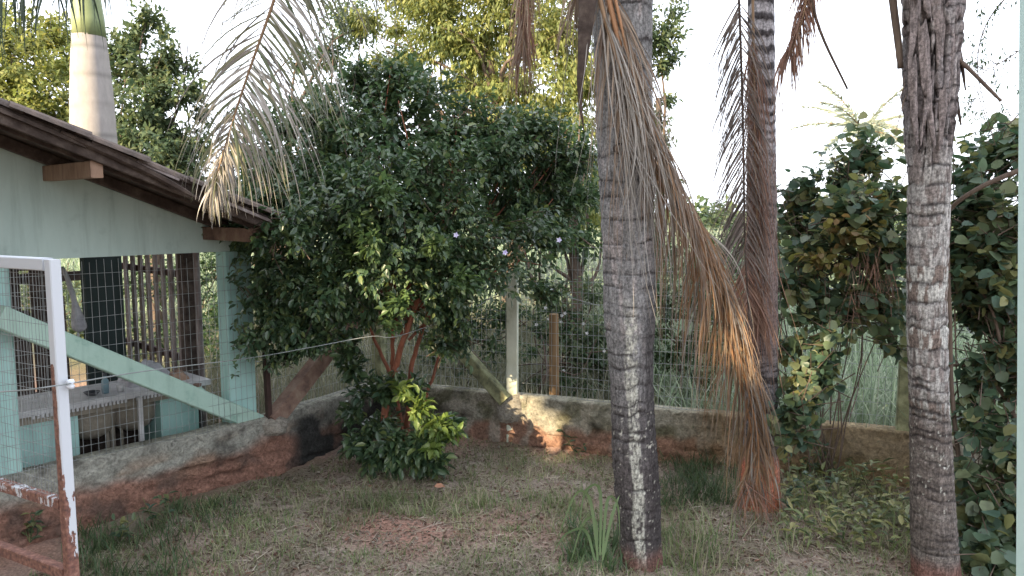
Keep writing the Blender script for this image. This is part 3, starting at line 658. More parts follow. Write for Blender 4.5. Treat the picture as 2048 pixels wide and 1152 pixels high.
# hanging sack and rope
sk = thing('hanging_sack', 'pale cloth bag hanging by a strap from the dark beam', 'bag', fac(-1.78, -.75, 1.1))
q0 = P(128, 548, 6.0); q1 = P(148, 600, 6.0); q2 = P(156, 640, 6.0)
mb = MB(); mb.tube(spline([P(124, 535, 6.0), P(136, 560, 6.0), q1], 12), np.linspace(.016, .022, 12), 8); mb.build('strap', M['cloth'], sk, True)
mb = MB(); mb.tube(spline([q1, P(152, 618, 6), q2, P(159, 655, 6.0), P(160, 664, 6.)], 16), [.02, .022, .025, .028, .033, .038, .043, .047, .05, .053, .054, .054, .05, .042, .03, .01], 12); mb.build('pouch', M['cloth'], sk, True)
mb = MB(); mb.tube([P(156, 664, 6.0), P(162, 700, 6.02)], .008, 6); mb.build('cord', M['cloth'], sk)
# clutter behind the gate side
rs = np.random.RandomState(3)
lab = ['broad', 'split', 'narrow', 'short', 'tall', 'warped', 'cracked', 'thin']
for i in range(8):
    t = -2.75+i*.22; n_ = -1.25-rs.uniform(0, .5); mb = MB(); h = rs.uniform(.75, 1.15)
    mb.beam(fac(t, n_, .02), fac(t+rs.uniform(-.15, .15), n_-.2, h), .025, rs.uniform(.05, .13), up=(FD[0], FD[1], 0), ch=.003)
    tag(mb.build('leaning_board', M['red'] if i % 3 == 0 else M['wood']), f'{lab[i]} dark board leaning in the outbuilding behind the gate', 'board', 'boards leaning in the outbuilding')
for j, (z, d_) in enumerate(((.42, -1.0), (.78, -1.0))):
    pass
sh = thing('wooden_bench', 'low dark wooden work bench at the back of the outbuilding', 'bench', fac(-2.3, -1.2))
slab(-2.9, -1.15, -1.5, -.98, .62, .66, 'bench_top', M['wood'], sh)
for t in (-2.8, -2.05, -1.25):
    for n_ in (-1.45, -1.05): slab(t, t+.06, n_, n_+.06, .02, .617, 'leg', M['wood'], sh)

# ------------------------------------------------------------------ gate
gt = thing('metal_gate', 'rust streaked white metal gate frame with fine wire mesh, standing at left', 'gate', P(128, 1150, 3.0))
def rust_beam(name, a, b, wd, ht, up, rustf, seg=60, par=gt):
    a = np.array(a, float); b = np.array(b, float); d = norm(b-a); s = norm(np.cross(d, up)); u = np.cross(s, d)
    W, H = wd/2, ht/2; ch = .004
    prof = [(-W+ch, -H), (0, -H), (W-ch, -H), (W, -H+ch), (W, 0), (W, H-ch), (W-ch, H), (0, H), (-W+ch, H), (-W, H-ch), (-W, 0), (-W, -H+ch)]; n = len(prof)
    V = []; C = []
    for k in range(seg+1):
        f = k/seg; p = a+(b-a)*f
        for i, j in prof: V.append(p+s*i+u*j); C.append([rustf(f, i/W, j/H)]*3)
    Fc = [(k*n+i, k*n+(i+1) % n, (k+1)*n+(i+1) % n, (k+1)*n+i) for k in range(seg) for i in range(n)]+[tuple(range(n-1, -1, -1)), tuple(seg*n+i for i in range(n))]
    return mk(name, V, Fc, M['rust'], par, False, np.array(C))
gp = P(105, 527, 3.0); gd = norm(np.array([-.39, .21])); gn = np.array([gd[1], -gd[0]])
gxy = np.array([gp[0], gp[1]])
def gpt(s, z): q = gxy+gd*s; return np.array([q[0], q[1], z])
ZT = 1.985
# f runs from top (0) to bottom (1)
rust_beam('gate_stile', gpt(.0, ZT+.02), gpt(.0, .02), .046, .042, (gd[0], gd[1], 0),
          lambda f, i, j: (.62 if (i < -.5 and j > -.5 and .20 < f < .58) else .0)+(.60*min(1., (f-.28)/.35)**.8 if f > .28 else 0)+(.14 if i < 0 and f > .12 else 0)-.02)
rust_beam('gate_stile', gpt(.95, ZT+.02), gpt(.95, .02), .055, .05, (gd[0], gd[1], 0), lambda f, i, j: .2+.3*f)
rust_beam('top_rail', gpt(.03, ZT), gpt(.92, ZT), .045, .05, (0, 0, 1), lambda f, i, j: .22)
rust_beam('middle_rail', gpt(.03, 1.0), gpt(.92, 1.0), .04, .045, (0, 0, 1), lambda f, i, j: .55)
rust_beam('bottom_rail', gpt(.03, .70), gpt(.92, .70), .04, .05, (0, 0, 1), lambda f, i, j: .8)
wire_grid(gpt(.03, 0)[:2], gpt(.92, 0)[:2], 1.02, 1.96, .0225, .055, .0011, wob=.001, parent=gt, seed=9)
mb = MB(); q = P(141, 768, 2.99); mb.lathe(q-np.array([0, 0, .02]), [(0.001, 0), (.012, .002), (.016, .012), (.010, .02), (.016, .028), (.012, .038), (0.001, .04)], 14)
mb.build('insulator', M['bluewhite'], gt, True)

# ------------------------------------------------------------------ veranda post at the right edge
q0 = P(2087, 1152, 1.25); q1 = P(2093, 520, 1.25)
mb = MB(); mb.beam(q0+(q0-q1)*3.1, q1+(q1-q0)*2., .06, .06, up=(1, 0, 0), ch=.004)
tag(mb.build('veranda_post', M['veranda']), 'pale green veranda post cutting the right edge of the picture', 'post')

# ------------------------------------------------------------------ palm trunks
def palm_trunk(parent, pix, Y, ztop, style, seed, name='trunk', nseg=112, rings=None, z0=-.06, extra=None):
    "pix: list of (py, px centre, px width) at depth Y; extrapolated straight up to ztop"
    pts = []; 
    for py, px, wd in pix:
        q = P(px, py, Y); pts.append((q[2], q[0], wd/F*Y/2))
    pts = sorted(pts); a = np.array(pts)
    zs = np.arange(z0, ztop, .008); sl_ = (a[-1]-a[-2])/(a[-1, 0]-a[-2, 0])
    def itp(z, c): return np.where(z > a[-1, 0], a[-1, c]+(z-a[-1, 0])*np.clip(sl_[c], -.12, .05 if c == 2 else .2), np.interp(z, a[:, 0], a[:, c]))
    X = itp(zs, 1); Rr = itp(zs, 2)*.985
    kw = 9; X = np.convolve(np.pad(X, kw, 'edge'), np.ones(2*kw+1)/(2*kw+1), 'valid'); Rr = np.convolve(np.pad(Rr, kw, 'edge'), np.ones(2*kw+1)/(2*kw+1), 'valid')
    rs = np.random.RandomState(seed)
    # ring scars
    rz = [z0]; 
    while rz[-1] < ztop: rz.append(rz[-1]+rings(rz[-1])*rs.uniform(.6, 1.4))
    rz = np.array(rz)
    th = np.arange(nseg)*2*math.pi/nseg; Z, T = np.meshgrid(zs, th, indexing='ij')
    cp = np.stack([np.cos(T)*.9+3, np.sin(T)*.9+3, Z*2], -1)
    zz = Z+(fbm(cp*np.array([1, 1, .6]), 1.6, 2, seed)-.5)*.085         # wavy rings
    idx = np.clip(np.searchsorted(rz, zz)-1, 0, len(rz)-2); lo = rz[idx]; hi = rz[idx+1]; f = np.clip((zz-lo)/(hi-lo), 0, 1)
    prom = hashn(idx, idx*0, idx*0, seed)                                # some rings bolder
    bold = (.3+.7*prom)*sstep(fbm(cp+idx[..., None]*1.7, 1.4, 2, seed+5), .3, .6)
    dist_mm = np.minimum(zz-lo, hi-zz)
    scw = .004+.012*hashn(idx, idx*0+3, idx*0, seed)*fbm(cp+idx[..., None]*.9, 2.2, 2, seed+9)*2; scar = np.clip(np.exp(-(dist_mm/scw)**2)*bold*1.6, 0, 1)
    saw = (f-.5)*.009*bold
    rough = (fbm(np.stack([np.cos(T)*6, np.sin(T)*6, Z*5], -1), 2.2, 3, seed+8)-.5)*.012
    Rd = Rr[:, None]*(1+.05*(fbm(cp, .8, 2, seed+1)-.5))+saw+rough-scar*.005
    if extra is not None: Rd = Rd+extra(Z, T, cp)
    Vx = X[:, None]+np.cos(T)*Rd; Vy = Y+np.sin(T)*Rd; V = np.stack([Vx, Vy, Z], -1)
    colr = style(Z, T, cp, scar, f, idx)
    m, k = Z.shape; i = np.arange(m-1)[:, None]*k; kk = np.arange(k)[None]; k2 = (kk+1) % k
    Fc = np.stack([i+kk, i+k2, i+k+k2, i+k+kk], -1).reshape(-1, 4)
    return mk(name, V, Fc, M['trunk'], parent, True, colr.reshape(-1, 3)), (lambda z: (float(itp(np.array([z]), 1)[0]), Y, z))
def mixc(c, col, k): k = np.clip(k, 0, 1)[..., None]; return c*(1-k)+np.array(col)*k
def styleA(Z, T, cp, scar, f, idx):      # big grey-brown trunk
    c = np.ones(Z.shape+(3,))*np.array([.18, .178, .178])*(.75+.5*fbm(cp, 3, 3, 4))[..., None]
    c = mixc(c, (.06, .05, .05), sstep(1.35-Z+.5*(fbm(cp, 2, 3, 8)-.5), -.15, .8)*.85)
    c = mixc(c, (.33, .29, .28), sstep(fbm(cp*np.array([1, 1, .6]), 5, 4, 14), .55, .68)*.55*sstep(Z, 1.0, 1.7))
    front = np.exp(-((np.angle(np.exp(1j*(T+math.pi/2+.12)))/.34)**2)); blk = noise(np.stack([T*1.2, Z*4.2, 0*Z], -1), 1., 21)
    pat = sstep(front+.45*(fbm(cp, 7, 3, 22)-.5)+.35*(blk-.45), .48, .66)*sstep(1.75-Z, 0, .3)
    c = mixc(c, (.40, .40, .35), pat*.9*sstep(fbm(cp*np.array([1, 1, 1.5]), 14, 3, 23), .36, .5))
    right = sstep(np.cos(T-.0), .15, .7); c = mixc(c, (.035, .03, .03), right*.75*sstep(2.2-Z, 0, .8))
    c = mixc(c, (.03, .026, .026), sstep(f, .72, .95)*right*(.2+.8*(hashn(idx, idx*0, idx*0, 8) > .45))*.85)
    c = mixc(c, (.03, .025, .024), scar*.92)
    c = mixc(c, (.36, .35, .30), sstep(fbm(cp*np.array([1, 1, 2.6]), 10, 2, 33), .74, .78)*sstep(1.2-Z, 0, .3)*.9)
    c = mixc(c, (.16, .085, .068), sstep(.16-Z+.1*(fbm(cp, 3, 2, 9)-.5), 0, .14)*.85)
    return c
def styleB(Z, T, cp, scar, f, idx):      # second palm, red soil on the foot
    c = np.ones(Z.shape+(3,))*np.array([.16, .15, .155])*(.75+.5*fbm(cp, 3, 3, 4))[..., None]
    up_ = sstep(Z, 2.2, 2.9); c = mixc(c, (.42, .41, .44), up_*.85*sstep(np.sin(f*3.0), .1, .8))
    c = mixc(c, (.05, .045, .05), sstep(.42-f, 0, .12)*up_*.9)
    c = mixc(c, (.19, .12, .10), sstep(Z, .9, 1.4)*(1-up_)*.5)
    c = mixc(c, (.03, .025, .024), scar*.85)
    c = mixc(c, (.40, .14, .08), sstep(.45-Z+.14*(fbm(cp, 3, 2, 9)-.5), 0, .12)*.9)
    return c
def styleC(Z, T, cp, scar, f, idx):      # right palm, pale with brown blotches
    c = np.ones(Z.shape+(3,))*np.array([.37, .37, .35])*(.75+.5*fbm(cp, 3, 3, 4))[..., None]
    c = mixc(c, (.13, .095, .08), sstep(fbm(cp*np.array([1.6, 1.6, 1.1])+idx[..., None]*.37, 3.6, 4, 46), .51, .545)*.88*sstep(Z, .7, 1.1))
    c = mixc(c, (.22, .205, .20), (noise(np.stack([idx*1., idx*0., 0*Z], -1), .9, 4) > .55)*.5)
    c = mixc(c, (.085, .065, .055), sstep(1.12-Z+.2*(fbm(cp, 2, 3, 8)-.5), -.05, .25)*.8)
    c = mixc(c, (.15, .13, .135), sstep(Z, 2.35, 2.7)*.75)
    fis = np.abs(fbm(np.stack([np.cos(T)*2.4+9, np.sin(T)*2.4, Z*1.1+.5*np.cos(T)], -1), 1.8, 3, 141)-.5)
    c = mixc(c, (.02, .017, .018), sstep(.035-fis, 0, .02)*sstep(Z, 2.3, 2.5)*.95); c = mixc(c, (.34, .31, .30), sstep(fbm(np.stack([np.cos(T)*3+9, np.sin(T)*3, Z*1.2], -1), 2, 3, 145), .56, .66)*sstep(Z, 2.4, 2.6)*.6)
    c = mixc(c, (.03, .025, .024), scar*.9)
    c = mixc(c, (.38, .38, .34), sstep(fbm(cp*np.array([1, 1, 2.6]), 11, 2, 33), .73, .77)*sstep(1.1-Z, 0, .2)*sstep(Z, .35, .5)*.9)
    c = mixc(c, (.17, .085, .068), sstep(.16-Z+.1*(fbm(cp, 3, 2, 9)-.5), 0, .12)*.85)
    return c
pa = thing('palm_tree', 'thick grey palm with pale lichen stripe and dead fronds hanging off its trunk', 'palm tree', (*G(1282, 1145)[:2], 0))
Y1 = 4.6
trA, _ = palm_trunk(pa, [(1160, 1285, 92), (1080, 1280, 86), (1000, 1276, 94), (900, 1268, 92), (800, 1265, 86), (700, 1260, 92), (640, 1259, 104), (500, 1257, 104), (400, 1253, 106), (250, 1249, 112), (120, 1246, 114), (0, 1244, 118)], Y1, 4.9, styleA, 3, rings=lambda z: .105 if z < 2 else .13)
pb = thing('palm_tree', 'middle palm with red soil stained foot and long dead frond against it', 'palm tree', (*G(1520, 1030)[:2], 0))
Y2 = 5.45
trB, _ = palm_trunk(pb, [(1040, 1520, 92), (980, 1520, 82), (900, 1521, 70), (800, 1522, 66), (650, 1523, 64), (400, 1523, 58), (200, 1523, 52), (0, 1522, 50)], Y2, 5.3, styleB, 5, rings=lambda z: .035 if z < 1.2 else .095, nseg=84)
pc = thing('palm_tree', 'pale blotched palm at right with flaking old leaf sheaths higher up', 'palm tree', (*G(1870, 1175)[:2], 0))
Y3 = 4.42
def flaky(Z, T, cp):
    return sstep(Z, 2.35, 2.65)*(-.03*sstep(.04-np.abs(fbm(np.stack([np.cos(T)*2.4+9, np.sin(T)*2.4, Z*1.1+.5*np.cos(T)], -1), 1.8, 3, 141)-.5), 0, .03)+sstep(fbm(np.stack([np.cos(T)*2.2+5, np.sin(T)*2.2, Z*1.6+T*.3], -1), 1.5, 3, 70), .42, .5)*.022-.012+(fbm(cp, 6, 3, 71)-.5)*.02)
trC, _ = palm_trunk(pc, [(1200, 1874, 100), (1120, 1870, 92), (1000, 1865, 84), (900, 1862, 80), (800, 1858, 74), (600, 1853, 74), (480, 1856, 76), (330, 1860, 80), (200, 1860, 92), (0, 1866, 104)], Y3, 5.0, styleC, 9, rings=lambda z: (.055 if z < 1.25 else .085), extra=flaky)
# knot scars on the big trunk
for (px, py, r) in ((1240, 297, .035),):
    q = P(px, py, Y1-.178); mb = MB(); n = 20
    ring = [q+np.array([math.cos(a)*r, -.004*math.cos(a)*0, math.sin(a)*r*.75]) for a in np.linspace(0, 2*math.pi, n)]
    mb.tube(ring, .007, 6); mb.build('knot', M['wood'], pa, True)

# --- fronds
def leaflet_strip(p0, d0, L, wd, grav, nseg=8, curl=0., rs=R, roll=None, stiff=.0):
    "narrow strip, leaves the rachis along d0 and bends towards the ground"
    p = np.array(p0, float); d = norm(np.array(d0)); pts = [p]; st = L/nseg; side = rs.randn(3)*curl
    for i in range(nseg):
        d = norm(d+np.array([0, 0, -1.])*grav*(i+1)/nseg+side*.25/nseg*(i+1)+rs.randn(3)*curl*.12); p = p+d*st; pts.append(p)
    pts = np.array(pts); dd, s, u = frames(pts)
    a0 = rs.uniform(0, math.pi) if roll is None else roll
    w_ = wd*np.interp(np.linspace(0, 1, nseg+1), [0, .12, .4, .65, 1], [.5, 1, .85, .42, .08])/2
    ang = a0+np.linspace(0, curl*2.0, nseg+1)
    ax = np.cos(ang)[:, None]*s+np.sin(ang)[:, None]*u; nr = np.cross(dd, ax)
    Lf = pts+ax*w_[:, None]+nr*w_[:, None]*.5; Rt = pts-ax*w_[:, None]+nr*w_[:, None]*.5
    V = np.stack([Lf, pts, Rt], 1).reshape(-1, 3); Fc = []
    for i in range(nseg): b = i*3; Fc += [(b, b+1, b+4, b+3), (b+1, b+2, b+5, b+4)]
    return V, np.array(Fc)
def frond(parent, cps, r0, r1, nleaf, Lf, wd, grav, mat, rmat, name='frond', spread=1., fwd=.6, curl=.3, label=None, start=.0, indiv=True, sides=(1, -1), seed=0, matf=None, nseg=8, side_dir=None, end=1., jit=.2):
    rs = np.random.RandomState(seed); q = spline(cps, 40); V, Fc = tube_np(q, np.linspace(r0, r1, 40), 7)
    fr = mk(name, V, Fc, rmat, parent, True)
    if label: fr['label'] = label
    dd, s, u = frames(q); o0 = off(fr); VV, FF, k = [], [], 0
    for i in range(nleaf):
        f = start+(end-start)*(i+rs.rand()*.8)/nleaf; j = min(38, f*39); a = int(j); p = q[a]+(q[a+1]-q[a])*(j-a); d = dd[a]
        sd = sides[i % len(sides)]
        sv = norm(np.cross(d, (0, 0, 1.)) if abs(d[2]) < .85 else np.array([1., 0, 0])) if side_dir is None else norm(side_dir)
        d0 = d*fwd+sv*sd*(spread(f) if callable(spread) else spread)+rs.randn(3)*jit
        L = Lf(f)*rs.uniform(.75, 1.15)
        Vl, Fl = leaflet_strip(p, d0, L, wd*rs.uniform(.7, 1.2), grav*rs.uniform(.7, 1.3), nseg, curl, rs)
        mm = matf(f, rs) if matf else mat
        if indiv: mk('leaflet', Vl, Fl, mm, fr)
        else: VV.append(Vl); FF.append(Fl+k); k += len(Vl)
    if not indiv:
        kind(mk('leaflets', np.vstack(VV), np.vstack(FF), mat, fr), 'stuff')
    return fr
# dead frond that slides off the big trunk down to the middle palm's foot
cD = [P(1195, -120, 4.45), P(1212, -30, 4.40), P(1232, 60, 4.38), P(1275, 230, 4.40), P(1325, 370, 4.5), P(1385, 470, 4.7), P(1430, 590, 4.85), P(1475, 740, 5.0), P(1505, 880, 5.1), P(1500, 985, 5.15)]
def mD(f, rs):
    u = rs.rand(); k = sstep(f, .25, .5); return M['dead_orange'] if u < .55*k else (M['dead'] if u < .80 else M['dead_pale'])
frond(pa, cD, .020, .006, 290, lambda f: .95-.45*abs(f-.45)-.3*sstep(f, .75, 1.), .014, .42, None, M['rachis_orange'], spread=.50, fwd=1.15, curl=.10, matf=mD, seed=1, start=.10, jit=.14, side_dir=(1, -.1, 0), label='long dead orange brown frond lying from the thick trunk to the ground', nseg=10)
frond(pa, [c_+np.array([.03, -.03, 0]) for c_ in cD], .010, .004, 300, lambda f: .80-.35*abs(f-.5)-.3*sstep(f, .75, 1.), .010, .40, M['dead_orange'], M['rachis_orange'], spread=.34, fwd=1.2, curl=.10, seed=77, start=.25, jit=.10, side_dir=(1, -.1, 0), nseg=10, sides=(1, 1, -1), matf=mD, label='second dead frond bundled with the long orange brown one')
frond(pa, cD[3:8], .008, .005, 120, lambda f: 1.05-.25*f, .009, .75, None, M['rachis'], spread=.35, fwd=.7, curl=.10, matf=mD, seed=51, sides=(-1, -1, 1), side_dir=(1, 0, 0), jit=.12, nseg=10, label='loose leaflets hanging free below the long dead frond')
# grey thin leaflets fanning over the trunk's front
cD2 = [P(1180, -100, 4.42), P(1200, 0, 4.38), P(1225, 90, 4.36), P(1262, 200, 4.36), P(1290, 300, 4.4)]
frond(pa, cD2, .018, .006, 75, lambda f: 1.3-.45*f, .008, .38, M['dead_pale'], M['rachis'], spread=.17, fwd=1.2, curl=.26, seed=2, jit=.13, nseg=10, label='grey dry frond fanned over the front of the thick trunk')
# tip hanging at top centre
cB = [P(1090, -220, 4.7), P(1062, -90, 4.6), P(1050, 20, 4.6), P(1044, 105, 4.6)]
frond(pa, cB, .012, .004, 260, lambda f: .42-.1*f, .009, .9, None, M['rachis'], spread=.35, fwd=.9, curl=.28, seed=3, jit=.15, matf=lambda f, rs: M['dead_red'] if rs.rand() < .6 else M['dead'], label='brown dry frond tip hanging left of the thick trunk')
# big grey-green frond at upper left, hangs from the crown of the thick palm
cA = [P(1235, -560, 4.7), P(1000, -700, 4.7), P(760, -520, 4.75), P(620, -220, 4.8), P(548, 0, 4.8), P(492, 160, 4.85), P(448, 300, 4.9), P(424, 390, 4.9)]
frond(pa, cA, .020, .003, 260, lambda f: float(np.interp(f, [.38, .68, .79, .88, 1], [.95, .80, .62, .32, .22])), .019, .40, None, M['rachis'], spread=lambda f: float(np.interp(f, [.7, .86, 1], [1.0, .5, .15])), fwd=.7, curl=.16, seed=4, matf=lambda f, rs: M['frond'] if rs.rand() < 1.15-f else M['dead_pale'], start=.38, sides=(1, 1, 1, -1), side_dir=(1, -.15, -.1), jit=.14, label='large grey green frond drooping over the outbuilding roof')
frond(pa, cA, .01, .003, 60, lambda f: 1.3*(1.0-f)+.18, .007, .9, M['dead_pale'], M['rachis'], spread=.4, fwd=.6, curl=.22, seed=14, start=.72, end=1, sides=(1, -1), side_dir=(1, 0, 0), jit=.2)
# another green frond at the top (centre left)
cA2 = [P(1235, -560, 4.7), P(1050, -660, 5.1), P(850, -480, 5.5), P(760, -200, 5.7), P(720, -20, 5.8)]
frond(pa, cA2, .022, .004, 150, lambda f: .75*(1.1-f)+.3, .016, .6, M['frond'], M['rachis'], spread=.8, fwd=.6, curl=.15, seed=5, start=.45, indiv=False, side_dir=(1, .1, 0), sides=(1, -1))
# right of the thick trunk
cA3 = [P(1240, -560, 4.7), P(1330, -500, 5.0), P(1345, -200, 5.2), P(1330, -60, 5.2)]
frond(pa, cA3, .02, .004, 70, lambda f: .5, .012, .8, M['frond_dark'], M['rachis'], spread=.6, fwd=.6, curl=.25, seed=6, start=.45, indiv=False, side_dir=(1, .1, 0), sides=(1, -1))
# boat-shaped spathe
def spathe(parent, cps, wds, mat, name='spathe'):
    q = spline(cps, 24); w_ = np.interp(np.linspace(0, 1, 24), np.linspace(0, 1, len(wds)), wds); V = []
    for i in range(24):
        for a in np.linspace(-1.25, 1.25, 9):
            V.append(q[i]+np.array([math.sin(a)*w_[i], .0-.6*(math.cos(a)-.3)*w_[i], 0]))
    V = np.array(V); V += ((fbm(V*np.array([6, 6, .8]), 6, 2, 2)-.5)*.012)[:, None]
    V2 = V+np.array([0, .006, 0]); n = 9
    Fc = [(i*n+j, i*n+j+1, (i+1)*n+j+1, (i+1)*n+j) for i in range(23) for j in range(8)]; m = len(V)
    Fc2 = [(m+a, m+d, m+c_, m+b) for a, b, c_, d in Fc]
    return mk(name, np.vstack([V, V2]), Fc+Fc2, mat, parent, True)
spathe(pa, [P(1178, -160, 4.35), P(1176, -20, 4.33), P(1168, 90, 4.33), P(1160, 190, 4.33), P(1168, 262, 4.34)], [.065, .060, .035, .012, .003], M['wood'])
frond(pa, [P(1165, -160, 4.42), P(1160, -60, 4.42), P(1150, 10, 4.42)], .014, .005, 100, lambda f: .42, .008, .8, M['dead'], M['rachis'], spread=.3, fwd=.9, curl=.15, seed=7)
# middle palm: fishbone dead frond hanging vertically, plus leaflets stuck to trunk
cE = [P(1440, -520, 5.3), P(1465, -200, 5.2), P(1478, 0, 5.18), P(1486, 250, 5.18), P(1490, 480, 5.18), P(1498, 640, 5.2)]
frond(pb, cE, .011, .005, 300, lambda f: .62-.10*f, .012, .30, None, M['wood'], spread=.62, fwd=1.0, curl=.12, seed=8, start=.40, sides=(-1, -1, 1), side_dir=(1, -.2, 0), jit=.08, matf=lambda f, rs: M['dead_red'] if f > .85 else M['dead_grey'], label='dead fishbone frond hanging straight down left of the middle trunk')
cE2 = [P(1505, -40, 5.25), P(1508, 150, 5.22), P(1512, 380, 5.22), P(1522, 640, 5.23)]
frond(pb, cE2, .010, .004, 240, lambda f: .62, .008, .38, M['dead_red'], M['rachis'], spread=.24, fwd=1.1, curl=.10, seed=9, start=.2, jit=.10, nseg=10, label='reddish dry frond plastered against the middle trunk')
cF = [P(1640, -280, 5.2), P(1622, -90, 5.2), P(1606, 30, 5.2), P(1580, 110, 5.2)]
frond(pb, cF, .014, .005, 240, lambda f: .36, .012, .8, M['dead_red'], M['rachis'], spread=.45, fwd=.9, curl=.28, seed=10, jit=.14, label='short brown frond tip right of the middle trunk')
mb = MB(); mb.tube(spline([P(1560, -330, 5.3), P(1610, -60, 5.2), P(1640, 60, 5.2), P(1695, 178, 5.15)], 16), np.linspace(.016, .007, 16), 7); mb.build('bare_rachis', M['bark'], pb, True)
rs = np.random.RandomState(33)
for i in range(46):
    q = P(1535+rs.uniform(-30, 26), rs.uniform(60, 560), 5.24); Vl, Fl = leaflet_strip(q, (rs.uniform(-.35, .35), -.08, -1), rs.uniform(.5, .9), .006, .18, 10, .22, rs); mk('loose_leaflet', Vl, Fl, M['dead_red'] if i % 3 else M['dead_pale'], pb)
for i in range(50):
    q = P(1235+rs.uniform(-15, 70), rs.uniform(40, 330), 4.36); Vl, Fl = leaflet_strip(q, (rs.uniform(-.1, .7), -.10, -1), rs.uniform(.6, 1.2), .006, .12, 10, .30, rs); mk('loose_leaflet', Vl, Fl, M['dead_pale'], pa)
# long loose fallen leaflets at the foot
rs = np.random.RandomState(21)
for i in range(22):
    q = P(1500+rs.uniform(-25, 40), 985+rs.uniform(-30, 10), 5.1); Vl, Fl = leaflet_strip(q, (rs.uniform(-.15, 1.0), -.5*rs.rand(), -.6), rs.uniform(.2, .42), .008, .0, 8, .06, rs); Vl[:, 2] = np.maximum(Vl[:, 2], .03); mk('leaflet', Vl, Fl, M['dead_red'], pb)
# crowns above the picture
def crown(parent, top, n, Ln, seed, droop=1.6, mats=None):
    rs = np.random.RandomState(seed)
    for i in range(n):
        a = i*2.4+rs.rand()*.5; el = rs.uniform(.1, 1.1); d = np.array([math.cos(a)*math.cos(el), math.sin(a)*math.cos(el), math.sin(el)])
        p = np.array(top); cps = [p]
        for k in range(5): d = norm(d+np.array([0, 0, -.32*droop*(k*.35+.15)])); p = p+d*Ln/5; cps.append(p)
        frond(parent, cps, .024, .004, 56, lambda f: .45*(1.15-f)+.1, .03, .35, M['frond'], M['rachis'], spread=1., fwd=.5, curl=.12, seed=seed*50+i, indiv=False, nseg=5, start=.15)
crown(pa, (P(1240, -620, 4.6)[0], 4.6, 4.95), 11, 2.4, 31)
crown(pb, (P(1522, -560, 5.45)[0], 5.45, 5.3), 10, 2.3, 32)
crown(pc, (P(1885, -620, 4.42)[0], 4.42, 5.0), 10, 2.3, 33)
# flaking sheaths on the right trunk
rs = np.random.RandomState(12)
def sheath(q0, q1, wd, parent, seed):
    rs = np.random.RandomState(seed); n = 12; q = spline([q0, (np.array(q0)+q1)/2+rs.randn(3)*.01, q1], n); V = []
    w_ = wd*np.interp(np.linspace(0, 1, n), [0, .3, 1], [.9, 1, .25])
    for i in range(n):
        for j in range(5):
            a = (j-2)/2; V.append(q[i]+np.array([a*w_[i]/2, .25*abs(a)*w_[i]+.0, .02*rs.randn()]))
    V = np.array(V); V2 = V+np.array([0, .008, 0]); Fc = [(i*5+j, i*5+j+1, (i+1)*5+j+1, (i+1)*5+j) for i in range(n-1) for j in range(4)]; m = len(V)
    c_ = np.array([.17, .145, .14])*(.5+1.0*fbm(np.vstack([V, V2])*np.array([1, 1, .2]), 40, 3, seed))[:, None]
    return mk('leaf_sheath', np.vstack([V, V2]), Fc+[(m+a, m+d, m+c2, m+b) for a, b, c2, d in Fc], M['trunk'], parent, True, c_)
for i, (x0, y0, x1, y1, wd) in enumerate([(1832, -60, 1822, 120, .07), (1872, -60, 1880, 150, .08), (1848, 40, 1870, 290, .06), (1902, 0, 1896, 210, .06), (1826, 110, 1836, 300, .05), (1890, 180, 1880, 300, .05), (1845, -100, 1862, 40, .08), (1858, 150, 1842, 280, .045)]):
    sheath(P(x0, y0, Y3-.150), P(x1, y1, Y3-.142), wd, pc, i)
def stub(pts, r0, r1, mat, par, name):
    mb = MB(); mb.tube(spline(pts, 14), np.linspace(r0, r1, 14)*np.random.RandomState(1).uniform(.85, 1.15, 14), 7); return mb.build(name, mat, par, True)
stub([P(1775, -120, 4.45), P(1786, 0, 4.42), P(1796, 80, 4.4), P(1801, 136, 4.38)], .030, .016, M['bark'], pc, 'dead_petiole')
stub([P(1895, 100, 4.38), P(1940, 140, 4.3), P(1975, 175, 4.25), P(2002, 202, 4.2)], .015, .008, M['bark'], pc, 'dead_petiole')
stub([P(1905, 60, 4.38), P(1918, 45, 4.36), P(1926, 38, 4.35)], .02, .004, M['wood'], pc, 'dead_petiole')
stub([P(1908, 70, 4.38), P(1922, 120, 4.36), P(1931, 180, 4.35)], .022, .004, M['wood'], pc, 'dead_petiole')
stub([P(1905, 160, 4.38), P(1915, 210, 4.37), P(1922, 250, 4.37)], .018, .005, M['wood'], pc, 'dead_petiole')
for i in range(7):
    Vl, Fl = leaflet_strip(P(1808+rs.uniform(-4, 6), 130+i*12, 4.37), (-.3, 0, -1), rs.uniform(.15, .35), .004, .3, 8, .3, rs); mk('hanging_fibre', Vl, Fl, M['dead'], pc)

# ------------------------------------------------------------------ royal palm behind the outbuilding
YR = 9.6
rp = thing('royal_palm', 'smooth pale swollen palm trunk rising behind the outbuilding roof', 'palm tree', (P(190, 300, YR)[0], YR, 0))
pix = [(1000, 214, 56), (560, 204, 62), (290, 188, 84), (200, 184, 78), (120, 180, 68), (75, 178, 60)]
zs = np.linspace(0, P(180, 72, YR)[2], 90); aa = sorted([(P(px, py, YR)[2], P(px, py, YR)[0], wd/F*YR/2) for py, px, wd in pix]); aa = np.array(aa)
n = 32; th = np.arange(n)*2*math.pi/n
V = []; C = []
for i, z in enumerate(zs):
    x = np.interp(z, aa[:, 0], aa[:, 1]); r = np.interp(z, aa[:, 0], aa[:, 2])*(1+.006*math.sin(z*31))
    for t in th: V.append((x+math.cos(t)*r, YR+math.sin(t)*r, z))
V = np.array(V); ringn = np.exp(-((np.sin(V[:, 2]*9+.3*noise(V, 2, 3))*1.)**2)/.02)
C = np.array([.30, .275, .26])*(.85+.3*fbm(V, 2.5, 4, 5))[:, None]*(1-.4*ringn)[:, None]
